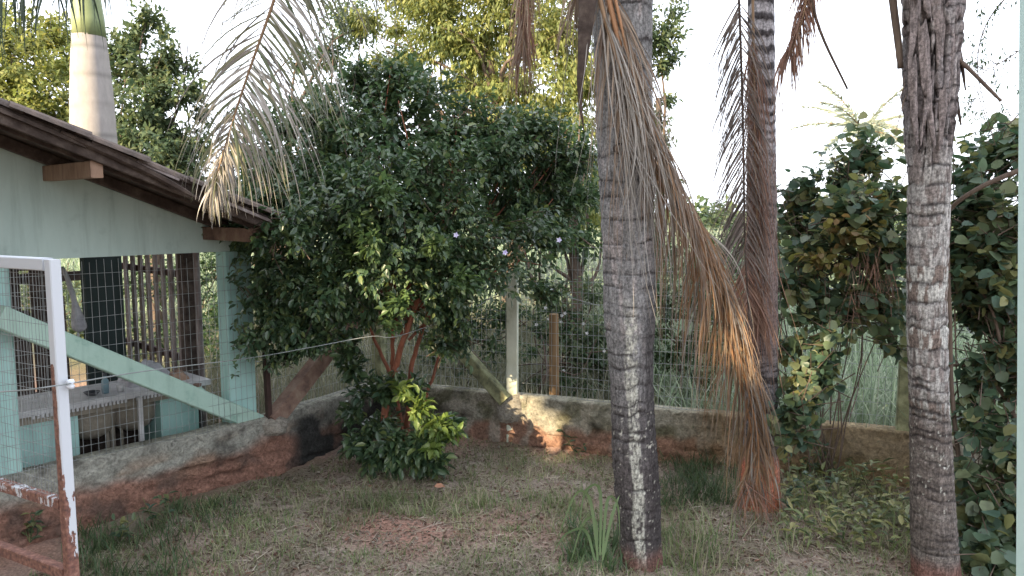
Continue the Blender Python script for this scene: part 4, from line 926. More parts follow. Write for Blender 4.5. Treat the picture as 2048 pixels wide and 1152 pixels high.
Fc = np.array([(i*n+k, i*n+(k+1) % n, (i+1)*n+(k+1) % n, (i+1)*n+k) for i in range(len(zs)-1) for k in range(n)])
mk('trunk', V, Fc, M['royal'], rp, True, C)
mb = MB(); mb.tube([P(179, 75, YR), P(176, 40, YR), P(172, 0, YR), P(172, -150, YR), P(172, -250, YR)], [.19, .185, .17, .13, .09], 24); 
M['shaft'] = mat_noise('green crownshaft', [(.14, .18, .08), (.20, .24, .12), (.26, .28, .17)], 3, (1, 1, .3), rough=.45, bump=.05)
mb.build('crownshaft', M['shaft'], rp, True)
topR = P(172, -250, YR)
cG = [topR, P(300, -300, 8.4), P(280, -120, 7.), P(180, -50, 6.2), P(40, -35, 5.8), P(-80, -10, 5.7)]
frond(rp, cG, .02, .006, 90, lambda f: .55, .022, .40, M['frond_dark'], M['rachis'], spread=.6, fwd=.35, curl=.12, seed=41, start=.35, side_dir=(.5, 0, -1), sides=(1, 1, 1, -.3), jit=.18, label='near frond with dark blades at the upper left corner')
cG2 = [topR, P(230, -420, 8.4), P(300, -300, 7.2), P(330, -200, 6.6)]
frond(rp, cG2, .03, .006, 22, lambda f: .85, .016, .6, M['frond_dark'], M['rachis'], spread=.6, fwd=.5, curl=.15, seed=42, start=.4, side_dir=(1, 0, -.2), jit=.2)
rs = np.random.RandomState(5)
for i in range(6):
    a = i*1.05+.4; d = np.array([math.cos(a), math.sin(a), .6]); p = topR.copy(); cps = [p]
    for k in range(5): d = norm(d+np.array([0, 0, -.25])); p = p+d*.55; cps.append(p)
    frond(rp, cps, .03, .005, 60, lambda f: .55, .03, .3, M['frond'], M['rachis'], seed=60+i, indiv=False, nseg=5, start=.1)

# ------------------------------------------------------------------ the bush
def shrub_leaves(parent, sets, T, mat, ninst, name='leaf', rest='foliage', score=None):
    B, D, U, L, W = [np.concatenate([s[i] for s in sets]) for i in range(5)]
    o0 = off(parent); me = leaf_mesh(T, mat)
    if ninst:
        v = norm(B-np.array([0, 0, HC])); face = np.abs((norm(U)*v).sum(1)); sc = -np.linalg.norm(B-np.array([0, 0, HC]), axis=1)+L*6+R.rand(len(B))*.25
        if score is not None: sc = sc+score(B)
        px = 1024+B[:, 0]/B[:, 1]*F; sc = sc-(np.abs(px-1024) > 1000)*50
        order = np.argsort(-sc); pick = order[:ninst]; restm = np.ones(len(B), bool); restm[pick] = False
        for i in pick: inst_leaf(name, me, B[i], D[i], U[i], L[i], W[i], parent, o0)
        B, D, U, L, W = B[restm], D[restm], U[restm], L[restm], W[restm]
    V, Fc = leaf_batch(B, D, U, L, W, T)
    return kind(mk(rest, V, Fc, mat, parent), 'stuff')
BX, BY = -1.02, 6.72
bu = thing('flowering_bush', 'large dark glossy leaved bush with reddish stems in the fence corner', 'bush', (BX, BY, 0))
rs = np.random.RandomState(2)
lob = []
spec = [(620, 700, 6.0, .18), (700, 690, 6.1, .18), (740, 600, 6.0, .2), (950, 660, 6.1, .22), (900, 700, 6.2, .16), (985, 640, 6.3, .2), (1000, 700, 6.4, .13), (640, 600, 5.9, .25), (545, 440, 5.35, .13), (585, 475, 5.4, .15), (520, 480, 5.5, .12), (600, 440, 5.5, .16), (480, 680, 5.85, .17), (478, 740, 5.8, .11), (560, 660, 5.9, .2), (500, 560, 5.85, .2), (540, 730, 5.95, .1), (1150, 300, 7.0, .3), (1160, 400, 6.9, .25), (1080, 250, 6.9, .3), (1100, 590, 6.6, .2), (500, 470, 6.0, .26), (520, 420, 6.2, .28), (470, 600, 5.9, .2), (530, 640, 5.9, .22), (600, 690, 6.0, .2), (650, 690, 6.0, .2), (690, 690, 6.0, .18), (940, 690, 6.2, .2), (990, 680, 6.3, .2), (1000, 600, 6.2, .22), (870, 690, 6.3, .15), (560, 250, 6.7, .25), (800, 140, 6.9, .25),
        (460, 560, 6.0, .22), (450, 640, 5.85, .15), (475, 725, 5.75, .10), (540, 560, 6., .28), (610, 650, 6.1, .22), (1010, 620, 6.4, .2), (1060, 520, 6.5, .26), (740, 650, 6.2, .2), (1130, 430, 6.9, .3), (470, 440, 6.3, .22), (520, 690, 6., .14), (710, 150, 6.9, .22), (640, 220, 6.8, .3), (900, 640, 6.2, .22), (570, 700, 6.2, .16),
        (800, 220, 6.7, .50), (690, 210, 6.6, .42), (900, 230, 6.8, .48), (600, 300, 6.5, .48), (740, 310, 6.2, .5), (880, 330, 6.3, .5), (1010, 300, 6.8, .5),
        (1090, 380, 6.9, .42), (530, 400, 6.3, .42), (650, 420, 6.0, .5), (780, 420, 5.9, .48), (910, 440, 6.0, .48), (1030, 460, 6.4, .46), (560, 520, 6.0, .36),
        (660, 560, 6.0, .42), (770, 520, 5.85, .42), (880, 550, 5.95, .42), (990, 540, 6.2, .4), (1100, 470, 6.8, .3), (500, 600, 5.95, .22), (560, 620, 6.1, .28),
        (680, 640, 6.2, .30), (930, 630, 6.2, .30), (490, 690, 5.9, .15), (800, 640, 6.3, .28), (1050, 570, 6.5, .24), (480, 470, 6.1, .3), (840, 600, 5.95, .25), (1130, 330, 7.1, .3),
        (760, 180, 6.9, .32), (860, 170, 7.0, .32), (700, 300, 7.3, .6), (900, 350, 7.4, .6), (600, 380, 7.2, .5), (1040, 400, 7.4, .5), (520, 320, 6.8, .35), (500, 380, 6.7, .3), (975, 260, 6.9, .4), (800, 460, 7.2, .6)]
for px, py, Y, r in spec: lob.append((P(px, py, Y), np.array([r, r, r*.85])*1.06))
tp, td = lobes_points(lob, 68, inner=.25, up=.05)
pxx = 1024+tp[:, 0]/tp[:, 1]*F; pyy = 420+(HC-tp[:, 2])/tp[:, 1]*F
ok = ~((np.abs(pxx-(815+(pyy-640)*-.12)) < 42) & (pyy > 560) & (tp[:, 1] < 6.4)) & ~((pyy > 728+26*np.sin(pxx*.035)) & (pxx > 560))
big = fbm(tp, 1.7, 2, 55) > .37; ok &= big | (pxx < 600); ok &= ~((pxx < 505) & (pyy > 500) & (noise(tp, 7, 3) > .40)) & ~((pxx < 452) & (pyy > 480)); tp, td = tp[ok], td[ok]
sets = [twig_leaves(tp, td, 12, .22, .064, .036, droop=.35)]
kk = R.choice(len(tp), 900, replace=False)
# inner stems
shrub_leaves(bu, sets, T_LEAF, M['bush'], 290)
br_a, br_b, br_r = [], [], []
fork = P(795, 690, 6.45)
for i in range(26):
    hi = [q_ for q_ in lob if q_[0][2] > 1.75 and q_[0][0] > -1.9 and q_[0][1] > 6.25]; l = hi[(i*3) % len(hi)]; br_a.append(fork+np.array([rs.uniform(-.12, .12), rs.uniform(-.1, .1), rs.uniform(0, .5)])); br_b.append(l[0]+rs.randn(3)*.1); br_r.append(rs.uniform(.012, .022))
branches(br_a, br_b, br_r, bu, 'branch', M['bark_red'], seed=4)
kk = R.choice(len(tp), 700, replace=False); Vs, Fs, k = [], [], 0
for i in kk:
    V, Fc = tube_np([tp[i]-td[i]*.3+rs.randn(3)*.03, tp[i]-td[i]*.12, tp[i]], [.004, .003, .0015], 4); Vs.append(V); Fs.append(Fc+k); k += len(V)
kind(mk('twigs', np.vstack(Vs), np.vstack(Fs), M['bark'], bu), 'stuff')
# visible red stems
stems = [([P(770, 935, 6.55), P(768, 840, 6.45), P(782, 770, 6.38), P(800, 700, 6.3), P(822, 640, 6.25), P(838, 580, 6.2), P(832, 520, 6.2)], .050, .020),
         ([P(800, 930, 6.6), P(815, 840, 6.55), P(822, 740, 6.5), P(845, 660, 6.5), P(880, 560, 6.5)], .042, .018),
         ([P(785, 740, 6.4), P(785, 690, 6.42), P(778, 620, 6.45), P(765, 560, 6.45), P(740, 480, 6.5)], .026, .012),
         ([P(810, 920, 6.7), P(790, 780, 6.8), P(750, 680, 6.9), P(715, 600, 6.9)], .035, .012),
         ([P(830, 900, 6.8), P(850, 800, 6.8), P(870, 740, 6.75), P(900, 640, 6.7), P(960, 520, 6.8)], .026, .010)]
for c_, a, b in stems:
    q = spline(c_, 26); q += (np.random.RandomState(3).rand(26, 3)-.5)*.012; V, Fc = tube_np(q, np.linspace(a, b, 26)*.72, 9); mk('stem', V, Fc, M['bark_red'], bu, True)
# skirt growth around the foot
sk_l = [(P(700, 730, 6.3), .12), (P(690, 690, 6.2), .12), (P(880, 930, 6.05), .10), (P(900, 850, 6.3), .12), (P(720, 890, 6.35), .16), (P(790, 900, 6.15), .20), (P(860, 880, 6.15), .18), (P(760, 850, 6.5), .18), (P(840, 920, 6.1), .14), (P(720, 780, 6.4), .17), (P(770, 770, 6.3), .15), (P(830, 780, 6.25), .12), (P(700, 820, 6.4), .12), (P(745, 915, 6.2), .12), (P(800, 730, 6.2), .10)]
tp2, td2 = lobes_points(sk_l, 130, .4, .25); st2 = [twig_leaves(tp2, td2, 8, .14, .088, .044, droop=.25)]
V, Fc = leaf_batch(*st2[0]); kind(mk('skirt_foliage', V, Fc, M['bush'], bu), 'stuff')
tp3, td3 = lobes_points([(P(875, 850, 6.05), .14), (P(840, 815, 6.0), .12), (P(905, 870, 6.1), .10), (P(800, 770, 6.05), .10), (P(790, 720, 6.1), .10), (P(870, 900, 5.95), .10)], 90, .2, .4); st3 = twig_leaves(tp3, td3, 7, .13, .095, .046, droop=.2)
V, Fc = leaf_batch(*st3); kind(mk('young_foliage', V, Fc, M['young'], bu), 'stuff')['label'] = 'bright yellow green young leaves at the bush foot'
for px, py, Y, r in ((745, 460, 5.5, .12), (690, 430, 5.6, .12), (740, 400, 5.6, .1)):
    pass
tp4, td4 = lobes_points([(P(700, 440, 5.62), .16), (P(740, 480, 5.55), .14), (P(770, 380, 5.62), .12), (P(690, 500, 5.7), .12), (P(800, 610, 5.72), .14), (P(780, 650, 5.75), .12), (P(880, 480, 5.7), .14), (P(930, 560, 5.8), .14)], 90, .3, .3)
V, Fc = leaf_batch(*twig_leaves(tp4, td4, 8, .17, .082, .043)); mm = mat_leaf('mid green leaf', [(.055, .10, .045), (.085, .14, .055), (.12, .18, .065), (.045, .09, .04)], .3, .4, .5)
kind(mk('outer_foliage', V, Fc, mm, bu), 'stuff')
def flowerlet(px, py, Y, mat, par, s=.022):
    q = P(px, py, Y); a = np.arange(5)*2*math.pi/5; D = np.stack([np.cos(a), -.35+0*a, np.sin(a)], -1); V, Fc = leaf_batch(np.repeat(q[None], 5, 0), D, np.repeat([[0, -1., .2]], 5, 0), s, s*.8, T_LEAF)
    mk('flower', V, Fc, mat, par)
for px, py in ((912, 470), (1118, 480), (1010, 505)): flowerlet(px, py, 5.55, M['flower'], bu)

# ------------------------------------------------------------------ round-leaved shrubs at the right
def shrub(name, label, base, spec, dens, k, tl, L, W, mat, T, ninst=0, stemspec=None, group=None, branchn=14, cat='shrub', up=.15, bmat=None, droop=.45, inner=.35, spread=.9):
    s = thing(name, label, cat, base, group)
    lb = [(P(px, py, Y), np.array([r, r, r*.9])*1.42) for px, py, Y, r in spec]
    p, d = lobes_points(lb, dens, inner, up)
    shrub_leaves(s, [twig_leaves(p, d, k, tl, L, W, droop, spread)], T, mat, ninst)
    rs = np.random.RandomState(len(spec)*7)
    ba = [np.array(base)+rs.randn(3)*np.array([.06, .06, 0])+np.array([0, 0, -.03]) for i in range(branchn)]; bb = [lb[i % len(lb)][0]+rs.randn(3)*.08 for i in range(branchn)]
    if branchn: branches(ba, bb, [rs.uniform(.006, .013)]*branchn, s, 'branch', bmat or M['bark'], seed=len(spec))
    idx = rs.choice(len(p), min(len(p), 420), replace=False); Vs, Fs, kq = [], [], 0
    for i in idx:
        V, Fc = tube_np([p[i]-d[i]*(tl+.15)+rs.randn(3)*.03, p[i]-d[i]*tl*.5, p[i]], [.004, .003, .0015], 4); Vs.append(V); Fs.append(Fc+kq); kq += len(V)
    kind(mk('twigs', np.vstack(Vs), np.vstack(Fs), bmat or M['bark'], s), 'stuff')
    return s
r1 = shrub('shrub', 'round leaved shrub growing between the middle palm and the right palm', (2.55, 5.9, 0),
    [(1640, 420, 6.0, .28), (1700, 330, 6.1, .25), (1750, 300, 6.1, .20), (1690, 400, 5.6, .26), (1760, 420, 5.6, .24), (1620, 500, 5.8, .25), (1700, 500, 5.6, .25), (1780, 500, 5.7, .24), (1600, 380, 6.2, .2),
     (1590, 440, 6.3, .24), (1730, 250, 6.2, .09), (1610, 590, 5.7, .16), (1790, 610, 5.6, .2), (1720, 600, 5.5, .14), (1640, 690, 5.5, .20), (1700, 700, 5.5, .18), (1590, 830, 5.2, .14), (1610, 880, 5.2, .10), (1610, 760, 5.3, .14), (1790, 690, 5.6, .14), (1560, 560, 5.7, .2), (1570, 700, 5.5, .15), (1650, 640, 5.5, .2), (1780, 380, 5.7, .2), (1575, 880, 5.15, .10), (1650, 740, 5.4, .14), (1720, 640, 5.6, .2), (1680, 590, 5.6, .18), (1760, 560, 5.6, .2), (1700, 690, 5.6, .14), (1600, 640, 5.5, .18), (1560, 840, 5.2, .12), (1620, 810, 5.35, .12), (1800, 470, 5.7, .2)],
    34, 6, .26, .078, .070, M['round'], T_ROUND, 280, inner=.05, spread=1.2)
tpy, tdy = lobes_points([(P(1660, 440, 5.4), .22), (P(1720, 470, 5.35), .2), (P(1690, 530, 5.4), .2), (P(1620, 520, 5.5), .15), (P(1760, 400, 5.45), .15)], 40, .1, .2)
V, Fc = leaf_batch(*twig_leaves(tpy, tdy, 5, .2, .065, .055, .45, 1.1), T_ROUND); kind(mk('yellowing_foliage', V, Fc, mat_leaf('yellowing leaf', [(.13, .15, .05), (.20, .19, .06), (.22, .15, .07), (.08, .12, .05)], .35, .5), r1), 'stuff')
rs = np.random.RandomState(88)
Vs, Fs, kq = [], [], 0
for i in range(70):
    Vl, Fl = leaflet_strip(P(rs.uniform(1700, 1790), rs.uniform(490, 600), 5.45), (rs.uniform(-.5, .5), rs.uniform(-.3, .3), -1), rs.uniform(.15, .4), .006, .3, 8, .25, rs); Vs.append(Vl); Fs.append(Fl+kq); kq += len(Vl)
kind(mk('dry_twigs', np.vstack(Vs), np.vstack(Fs), M['dead_red'], r1), 'stuff')
r2 = shrub('shrub', 'tangled dark round leaved shrub filling the right edge beyond the right palm', (3.35, 5.0, 0),
    [(2000, 300, 5.6, .26), (1960, 340, 5.4, .2), (2060, 260, 5.6, .25), (1930, 330, 5.5, .14), (2000, 420, 5.1, .26), (2070, 450, 5.1, .3), (1950, 500, 5.2, .22), (2040, 560, 5.0, .26), (1970, 620, 5.2, .2), (2050, 680, 5.0, .22),
     (1940, 690, 5.2, .10), (2060, 800, 4.9, .2), (2000, 1000, 4.7, .2), (2050, 950, 4.7, .2), (1960, 1040, 4.6, .16), (2030, 1100, 4.5, .2), (1945, 430, 5.3, .2), (2090, 350, 5.3, .3), (1930, 560, 5.2, .2), (1990, 720, 5.0, .22), (1960, 860, 4.9, .18), (2010, 900, 4.8, .2), (1930, 960, 4.8, .14), (2040, 1060, 4.5, .2), (1980, 1120, 4.4, .15), (2000, 540, 5.1, .25), (1940, 610, 5.3, .16), (1930, 380, 5.4, .16), (1925, 480, 5.3, .14), (1950, 780, 5.0, .14), (2030, 760, 5.0, .18)],
    38, 6, .26, .085, .075, M['round'], T_ROUND, 280, inner=.05, spread=1.2)
for c_, a, b in (([P(1930, 1020, 4.9), P(1905, 800, 5.0), P(1900, 640, 5.0), P(1896, 500, 5.1), P(1900, 440, 5.1)], .016, .010), ([P(1890, 430, 5.0), P(1920, 400, 4.9), P(1980, 365, 4.8), P(2080, 325, 4.7)], .012, .018), ([P(2050, 1000, 4.9), P(2035, 860, 4.95), P(2000, 780, 5.0), P(1940, 735, 5.05), P(1900, 730, 5.1)], .022, .010), ([P(2020, 800, 5.), P(1990, 640, 5.), P(1950, 560, 5.1)], .014, .006)):
    V, Fc = tube_np(spline(c_, 20), np.linspace(a, b, 20), 8); mk('branch', V, Fc, M['bark'], r2, True)
# sparse feathery twigs in the top right corner
rs = np.random.RandomState(17); Vs, Fs, k = [], [], 0
fe = thing('acacia_branch', 'thin bare feathery branch reaching in at the top right corner', 'branch', P(2120, 100, 5.2))
Vl, Fl = [], []
for c_ in ([P(2130, 20, 5.2), P(2040, 100, 5.2), P(1960, 150, 5.2)], [P(2120, 80, 5.2), P(2060, 200, 5.2), P(1990, 260, 5.2), P(1950, 170, 5.2)], [P(2090, -60, 5.2), P(1990, 20, 5.2), P(1955, 130, 5.2), P(1990, 290, 5.2)]):
    q = spline(c_, 24); V, Fc = tube_np(q, np.linspace(.006, .002, 24), 5); Vs.append(V); Fs.append(Fc+k); k += len(V)
    for j in range(6, 24):
        d = np.array([rs.uniform(-1, .2), rs.randn()*.4, rs.uniform(-.6, .4)]); pts = [q[j], q[j]+norm(d)*.08, q[j]+norm(d)*.15+np.array([0, 0, -.02])]; V, Fc = tube_np(pts, [.003, .002, .001], 4); Vs.append(V); Fs.append(Fc+k); k += len(V)
        for m_ in range(12): Vl.append(pts[1]+norm(d)*.07*m_/6); Fl.append(np.array([rs.randn(), rs.randn(), rs.randn()]))
mk('twig', np.vstack(Vs), np.vstack(Fs), M['bark'], fe, True)
V, Fc = leaf_batch(np.array(Vl), np.array(Fl), np.array([[0, 0, 1.]]*len(Vl)), .045, .012, T_FAR); kind(mk('leaflets', V, Fc, M['tree_d'], fe), 'stuff')

# ------------------------------------------------------------------ vegetation beyond the fence
def tree(label, base, h, lobes, dens, k, tl, L, W, mat, trunk_r=.12, T=T_FAR, name='tree', droop=.3, up=.2, cat='tree', group=None, nb=22, inner=.3, tips=None):
    base = np.array(base, float); s = thing(name, label, cat, base, group)
    p, d = lobes_points(lobes, dens, inner, up)
    V, Fc = leaf_batch(*twig_leaves(p, d, k, tl, L, W, droop), T); kind(mk('crown', V, Fc, mat, s), 'stuff')
    rs = np.random.RandomState(int(abs(base[0])*100)+3); top = np.mean([l[0] for l in lobes], axis=0)
    q = spline([base+np.array([0, 0, -.2]), base*.55+top*.45+rs.randn(3)*.15, top], 16); V, Fc = tube_np(q, np.linspace(trunk_r, trunk_r*.35, 16), 9); mk('trunk', V, Fc, M['bark'], s, True)
    ba = [q[rs.randint(5, 15)] for i in range(nb)]; bb = [lobes[i % len(lobes)][0]+rs.randn(3)*.2 for i in range(nb)]
    branches(ba, bb, [trunk_r*.35]*nb, s, 'branch', M['bark'], seed=5, rt=.006)
    return s
def PL(l): return [(P(px, py, Y), np.array([r, r, r*.85])) for px, py, Y, r in l]
tree('tall leafy tree behind the outbuilding, left of the smooth palm', (P(40, 300, 13.5)[0], 13.5, 0), 5, PL([(40, 120, 13, .9), (-60, 180, 13, 1.), (100, 200, 13, .8), (20, 260, 12.6, .9), (120, 290, 13, .7), (60, 60, 13.5, .5), (-40, 80, 13.5, .7), (150, 130, 14, .4), (-60, 320, 13, .9), (60, 350, 13, .8), (-40, 20, 13.5, .6), (110, 60, 13.5, .45), (130, 360, 13, .6)]), 62, 7, .30, .13, .055, M['tree_b'])
tree('bushy green tree behind the outbuilding, right of the smooth palm', (P(300, 300, 12.5)[0], 12.5, 0), 5, PL([(300, 130, 12.8, .6), (270, 70, 13, .35), (350, 190, 12.5, .55), (270, 220, 12.2, .7), (370, 270, 12.5, .5), (300, 300, 12., .8), (390, 130, 13, .22), (240, 140, 12.8, .5), (350, 340, 12.2, .55), (400, 230, 12.8, .25), (240, 340, 12.2, .7), (330, 60, 13, .2), (200, 260, 12.5, .6), (300, 30, 13, .3), (240, 90, 12.8, .4), (400, 300, 12.4, .3), (395, 180, 12.6, .25), (330, 110, 12.8, .4), (380, 350, 12, .4), (420, 200, 12.8, .12)]), 50, 7, .28, .13, .055, M['tree_a'])
tree('tall yellow green tree behind the bush, centre of the picture', (P(1010, 400, 12.5)[0], 12.5, 0), 7, PL([(880, 60, 12.5, .7), (980, 40, 12.8, .8), (1080, 60, 12.5, .8), (820, 120, 12.5, .5), (1080, 180, 12., .7), (1150, 240, 12., .7), (1100, 300, 11.8, .7), (1170, 340, 12, .55), (950, 130, 12.5, .6), (1160, 130, 12.3, .6), (1000, 200, 12.2, .7), (1180, 420, 12, .5), (900, -60, 12.8, .9), (1080, -80, 12.8, 1.), (1220, 10, 12.8, .5), (780, 60, 12.8, .35), (740, 130, 12.6, .35), (860, 0, 12.6, .6), (1000, -20, 12.6, .7), (1140, 60, 12.4, .6), (900, 180, 12.4, .5), (1060, 250, 12, .6), (720, 40, 12.8, .4), (800, -20, 12.8, .5), (940, 100, 12.8, .5), (760, 190, 12.6, .3), (1180, 180, 12.2, .4), (840, 180, 12.4, .35)]), 50, 8, .34, .12, .036, M['tree_b'], .16, droop=.9, up=-.1)
tree('pale tall tree farther back, filling the gap above the bush', (P(850, 400, 16)[0], 16., 0), 7, PL([(700, 40, 16, .8), (780, 120, 16, .8), (880, 60, 16, .9), (980, 140, 16, .9), (1080, 60, 16, .9), (1170, 140, 16, .8), (1120, 260, 16, .9), (1180, 360, 16, .8), (960, 260, 16, .8), (820, -20, 16, .8), (1010, -40, 16, .9), (740, 200, 16, .5), (660, 120, 16, .4), (1200, 20, 16, .5)]), 26, 7, .38, .15, .055, M['tree_a'], .16)
tree('darker green tree standing between the bush and the yellow green tree', (P(1120, 500, 10)[0], 10., 0), 4, PL([(1150, 400, 10, .5), (1100, 470, 9.8, .5), (1180, 480, 10, .4), (1050, 400, 10.3, .5), (1140, 330, 10.4, .45), (1030, 330, 10.5, .5), (1200, 380, 10.5, .4), (1150, 250, 11, .3)]), 34, 8, .25, .10, .045, M['tree_d'])
tree('tree seen in slivers right of the thick palm trunk', (P(1270, 400, 11.5)[0], 11.5, 0), 5, PL([(1290, 60, 11.5, .5), (1330, 120, 11.5, .3), (1300, 250, 11.5, .35), (1335, 60, 11.5, .35), (1340, 200, 11.6, .16), (1340, 370, 11.5, .22), (1290, 400, 11.5, .4), (1330, 290, 11.6, .2), (1270, 480, 11, .5), (1350, 15, 11.6, .2), (1260, 150, 11.6, .5), (1345, 110, 11.6, .22), (1340, 40, 11.6, .3)]), 50, 8, .28, .11, .04, M['tree_a'], nb=1)
tree('sparse tree behind the drooping frond at upper left', (P(560, 300, 13)[0], 13., 0), 5, PL([(700, 30, 13, .4), (760, 180, 12.5, .35), (560, 260, 12, .35), (480, 300, 12, .25), (640, 180, 12.6, .3), (450, 230, 13, .15), (440, 340, 12, .2), (500, 230, 12.6, .3), (600, 120, 13, .3), (660, 90, 13, .4), (700, 180, 12.6, .35)]), 34, 7, .28, .11, .045, M['tree_d'])
# shrubs behind the fence
def bshrub(label, px, Y, l, dens, L, W, mat, k=7):
    return tree(label, (P(px, 700, Y)[0], Y, 0), 1, PL(l), dens, k, .18, L, W, mat, .03, T_LEAF if Y < 9 else T_FAR, 'shrub', cat='shrub', nb=12)
s_ = bshrub('leafy shrub with tiny white flowers behind the fence, beside the wooden post', 1130, 8.2, [(1080, 690, 8.2, .32), (1150, 700, 8.2, .34), (1200, 660, 8.4, .34), (1100, 600, 8.6, .3), (1180, 580, 8.8, .3), (1060, 760, 8., .25), (1170, 780, 8., .28), (1220, 740, 8.2, .3)], 60, .065, .034, M['tree_a'])
for i in range(14):
    q = (R.uniform(1070, 1210), R.uniform(560, 760)); flowerlet(q[0], q[1], 7.85, M['white_fl'], s_, .02)
bshrub('dark shrub behind the fence, right of the thick trunk', 1370, 7.8, [(1300, 660, 7.8, .3), (1350, 700, 7.8, .3), (1420, 680, 7.8, .28), (1330, 600, 8, .28), (1290, 740, 7.7, .26), (1400, 760, 7.6, .25), (1400, 600, 8., .24), (1450, 620, 8.2, .26), (1460, 720, 7.8, .26), (1300, 560, 8.2, .25)], 58, .065, .036, M['tree_d'])
bshrub('dark shrub behind the mesh just left of the wooden post', 1060, 8.0, [(1070, 640, 8.2, .25), (1060, 700, 8.0, .2), (1080, 780, 7.8, .2), (1140, 640, 8.4, .3), (1200, 700, 8.2, .3), (1190, 790, 7.8, .22), (1130, 770, 7.9, .2)], 60, .06, .034, M['tree_d'])
bshrub('dark green shrub beyond the fence left of the cream post', 900, 10, [(820, 620, 10, .4), (760, 640, 10.5, .35), (900, 560, 10.2, .45), (980, 560, 10, .45), (1040, 540, 10.2, .4), (870, 680, 9.8, .35), (700, 640, 11, .3)], 40, .08, .04, M['tree_d'])
bshrub('dark low shrub behind the fence, behind the mossy brace', 940, 8.6, [(900, 660, 8.8, .32), (960, 640, 8.8, .32), (1000, 700, 8.6, .3), (930, 730, 8.5, .28), (870, 720, 8.8, .24), (1010, 620, 8.9, .3), (880, 600, 9, .3)], 58, .07, .036, M['tree_d'])
bshrub('dark tangled shrub behind the fence, between the thick and middle trunks', 1400, 9.5, [(1290, 480, 9.6, .3), (1350, 520, 9.5, .4), (1420, 500, 9.5, .4), (1460, 560, 9.3, .4), (1400, 600, 9.3, .4), (1300, 600, 9.3, .4), (1480, 470, 9.8, .3), (1380, 440, 9.9, .2)], 46, .075, .04, M['tree_d'])
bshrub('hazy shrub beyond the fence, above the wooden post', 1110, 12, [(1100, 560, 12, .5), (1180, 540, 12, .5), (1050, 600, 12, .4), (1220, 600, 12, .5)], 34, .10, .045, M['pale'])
bshrub('dense green shrub behind the outbuilding slats', 330, 10.5, [(380, 560, 9.5, .4), (420, 620, 9.5, .4), (370, 660, 9.5, .4), (430, 700, 9.3, .35), (400, 510, 10, .4), (300, 560, 10.5, .5), (300, 680, 10.5, .5), (360, 740, 9.2, .3), (430, 540, 9.8, .3)], 40, .075, .04, M['tree_d'])
bshrub('light green shrub behind the outbuilding, seen through the gate', 80, 10, [(60, 600, 10, .4), (100, 620, 10, .4), (170, 590, 10, .4), (20, 560, 10.5, .5), (140, 660, 10, .35), (170, 680, 10, .3), (90, 560, 10.5, .4)], 34, .09, .04, M['tree_a'])
bshrub('green bush on the far side of the field beyond the left fence', 620, 12, [(560, 560, 12.5, .5), (640, 560, 13, .6), (720, 560, 12.5, .5), (520, 600, 12, .3), (800, 580, 12.5, .5)], 30, .10, .045, M['tree_a'])
bshrub('low tree line shrub far behind the round leaved shrub', 1700, 16, [(1560, 520, 16, .8), (1660, 500, 16, .8), (1780, 500, 16.5, .9), (1900, 500, 16, .9), (2020, 500, 16, .9), (1430, 520, 16, .7), (1340, 540, 16, .7), (1480, 480, 17, .5)], 22, .13, .06, M['tree_a'])
# pale distant palm
dp = thing('palm_tree', 'pale hazy palm crown in the distance between the middle and right palms', 'palm tree', (P(1720, 400, 22)[0], 22, 0))
tpz = P(1725, 262, 22); V, Fc = tube_np([(tpz[0]+.1, 22, 0), (tpz[0], 22, 2.5), tpz], [.14, .12, .1], 10); mk('trunk', V, Fc, M['slat'], dp, True)
rs = np.random.RandomState(3)
for i in range(14):
    a = i*2.4; el = rs.uniform(.0, 1.2); d = np.array([math.cos(a)*math.cos(el), math.sin(a)*math.cos(el), math.sin(el)]); p = tpz.copy(); cps = [p]
    for k in range(5): d = norm(d+np.array([0, 0, -.16])); p = p+d*.40; cps.append(p)
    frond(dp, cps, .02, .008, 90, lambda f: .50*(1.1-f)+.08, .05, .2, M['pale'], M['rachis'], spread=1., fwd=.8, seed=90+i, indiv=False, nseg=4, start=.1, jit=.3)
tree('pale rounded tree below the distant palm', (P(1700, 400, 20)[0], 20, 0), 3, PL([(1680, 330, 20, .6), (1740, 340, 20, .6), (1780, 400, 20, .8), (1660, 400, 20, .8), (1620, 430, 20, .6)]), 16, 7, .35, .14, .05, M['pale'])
# far wood so that the horizon is closed
lobs = []
rs = np.random.RandomState(77)
for i in range(46):
    x = -60+i*2.9+rs.randn(); lobs.append((np.array([x, 48+rs.uniform(-4, 6), rs.uniform(1.0, 2.4)]), np.array([2.6, 2., 1.9])*rs.uniform(.8, 1.1)))
p, d = lobes_points(lobs, 2.6, .5, .2); V, Fc = leaf_batch(*twig_leaves(p, d, 6, .8, .5, .26), T_FAR); kind(mk('far_wood', V, Fc, M['tree_a']), 'stuff')

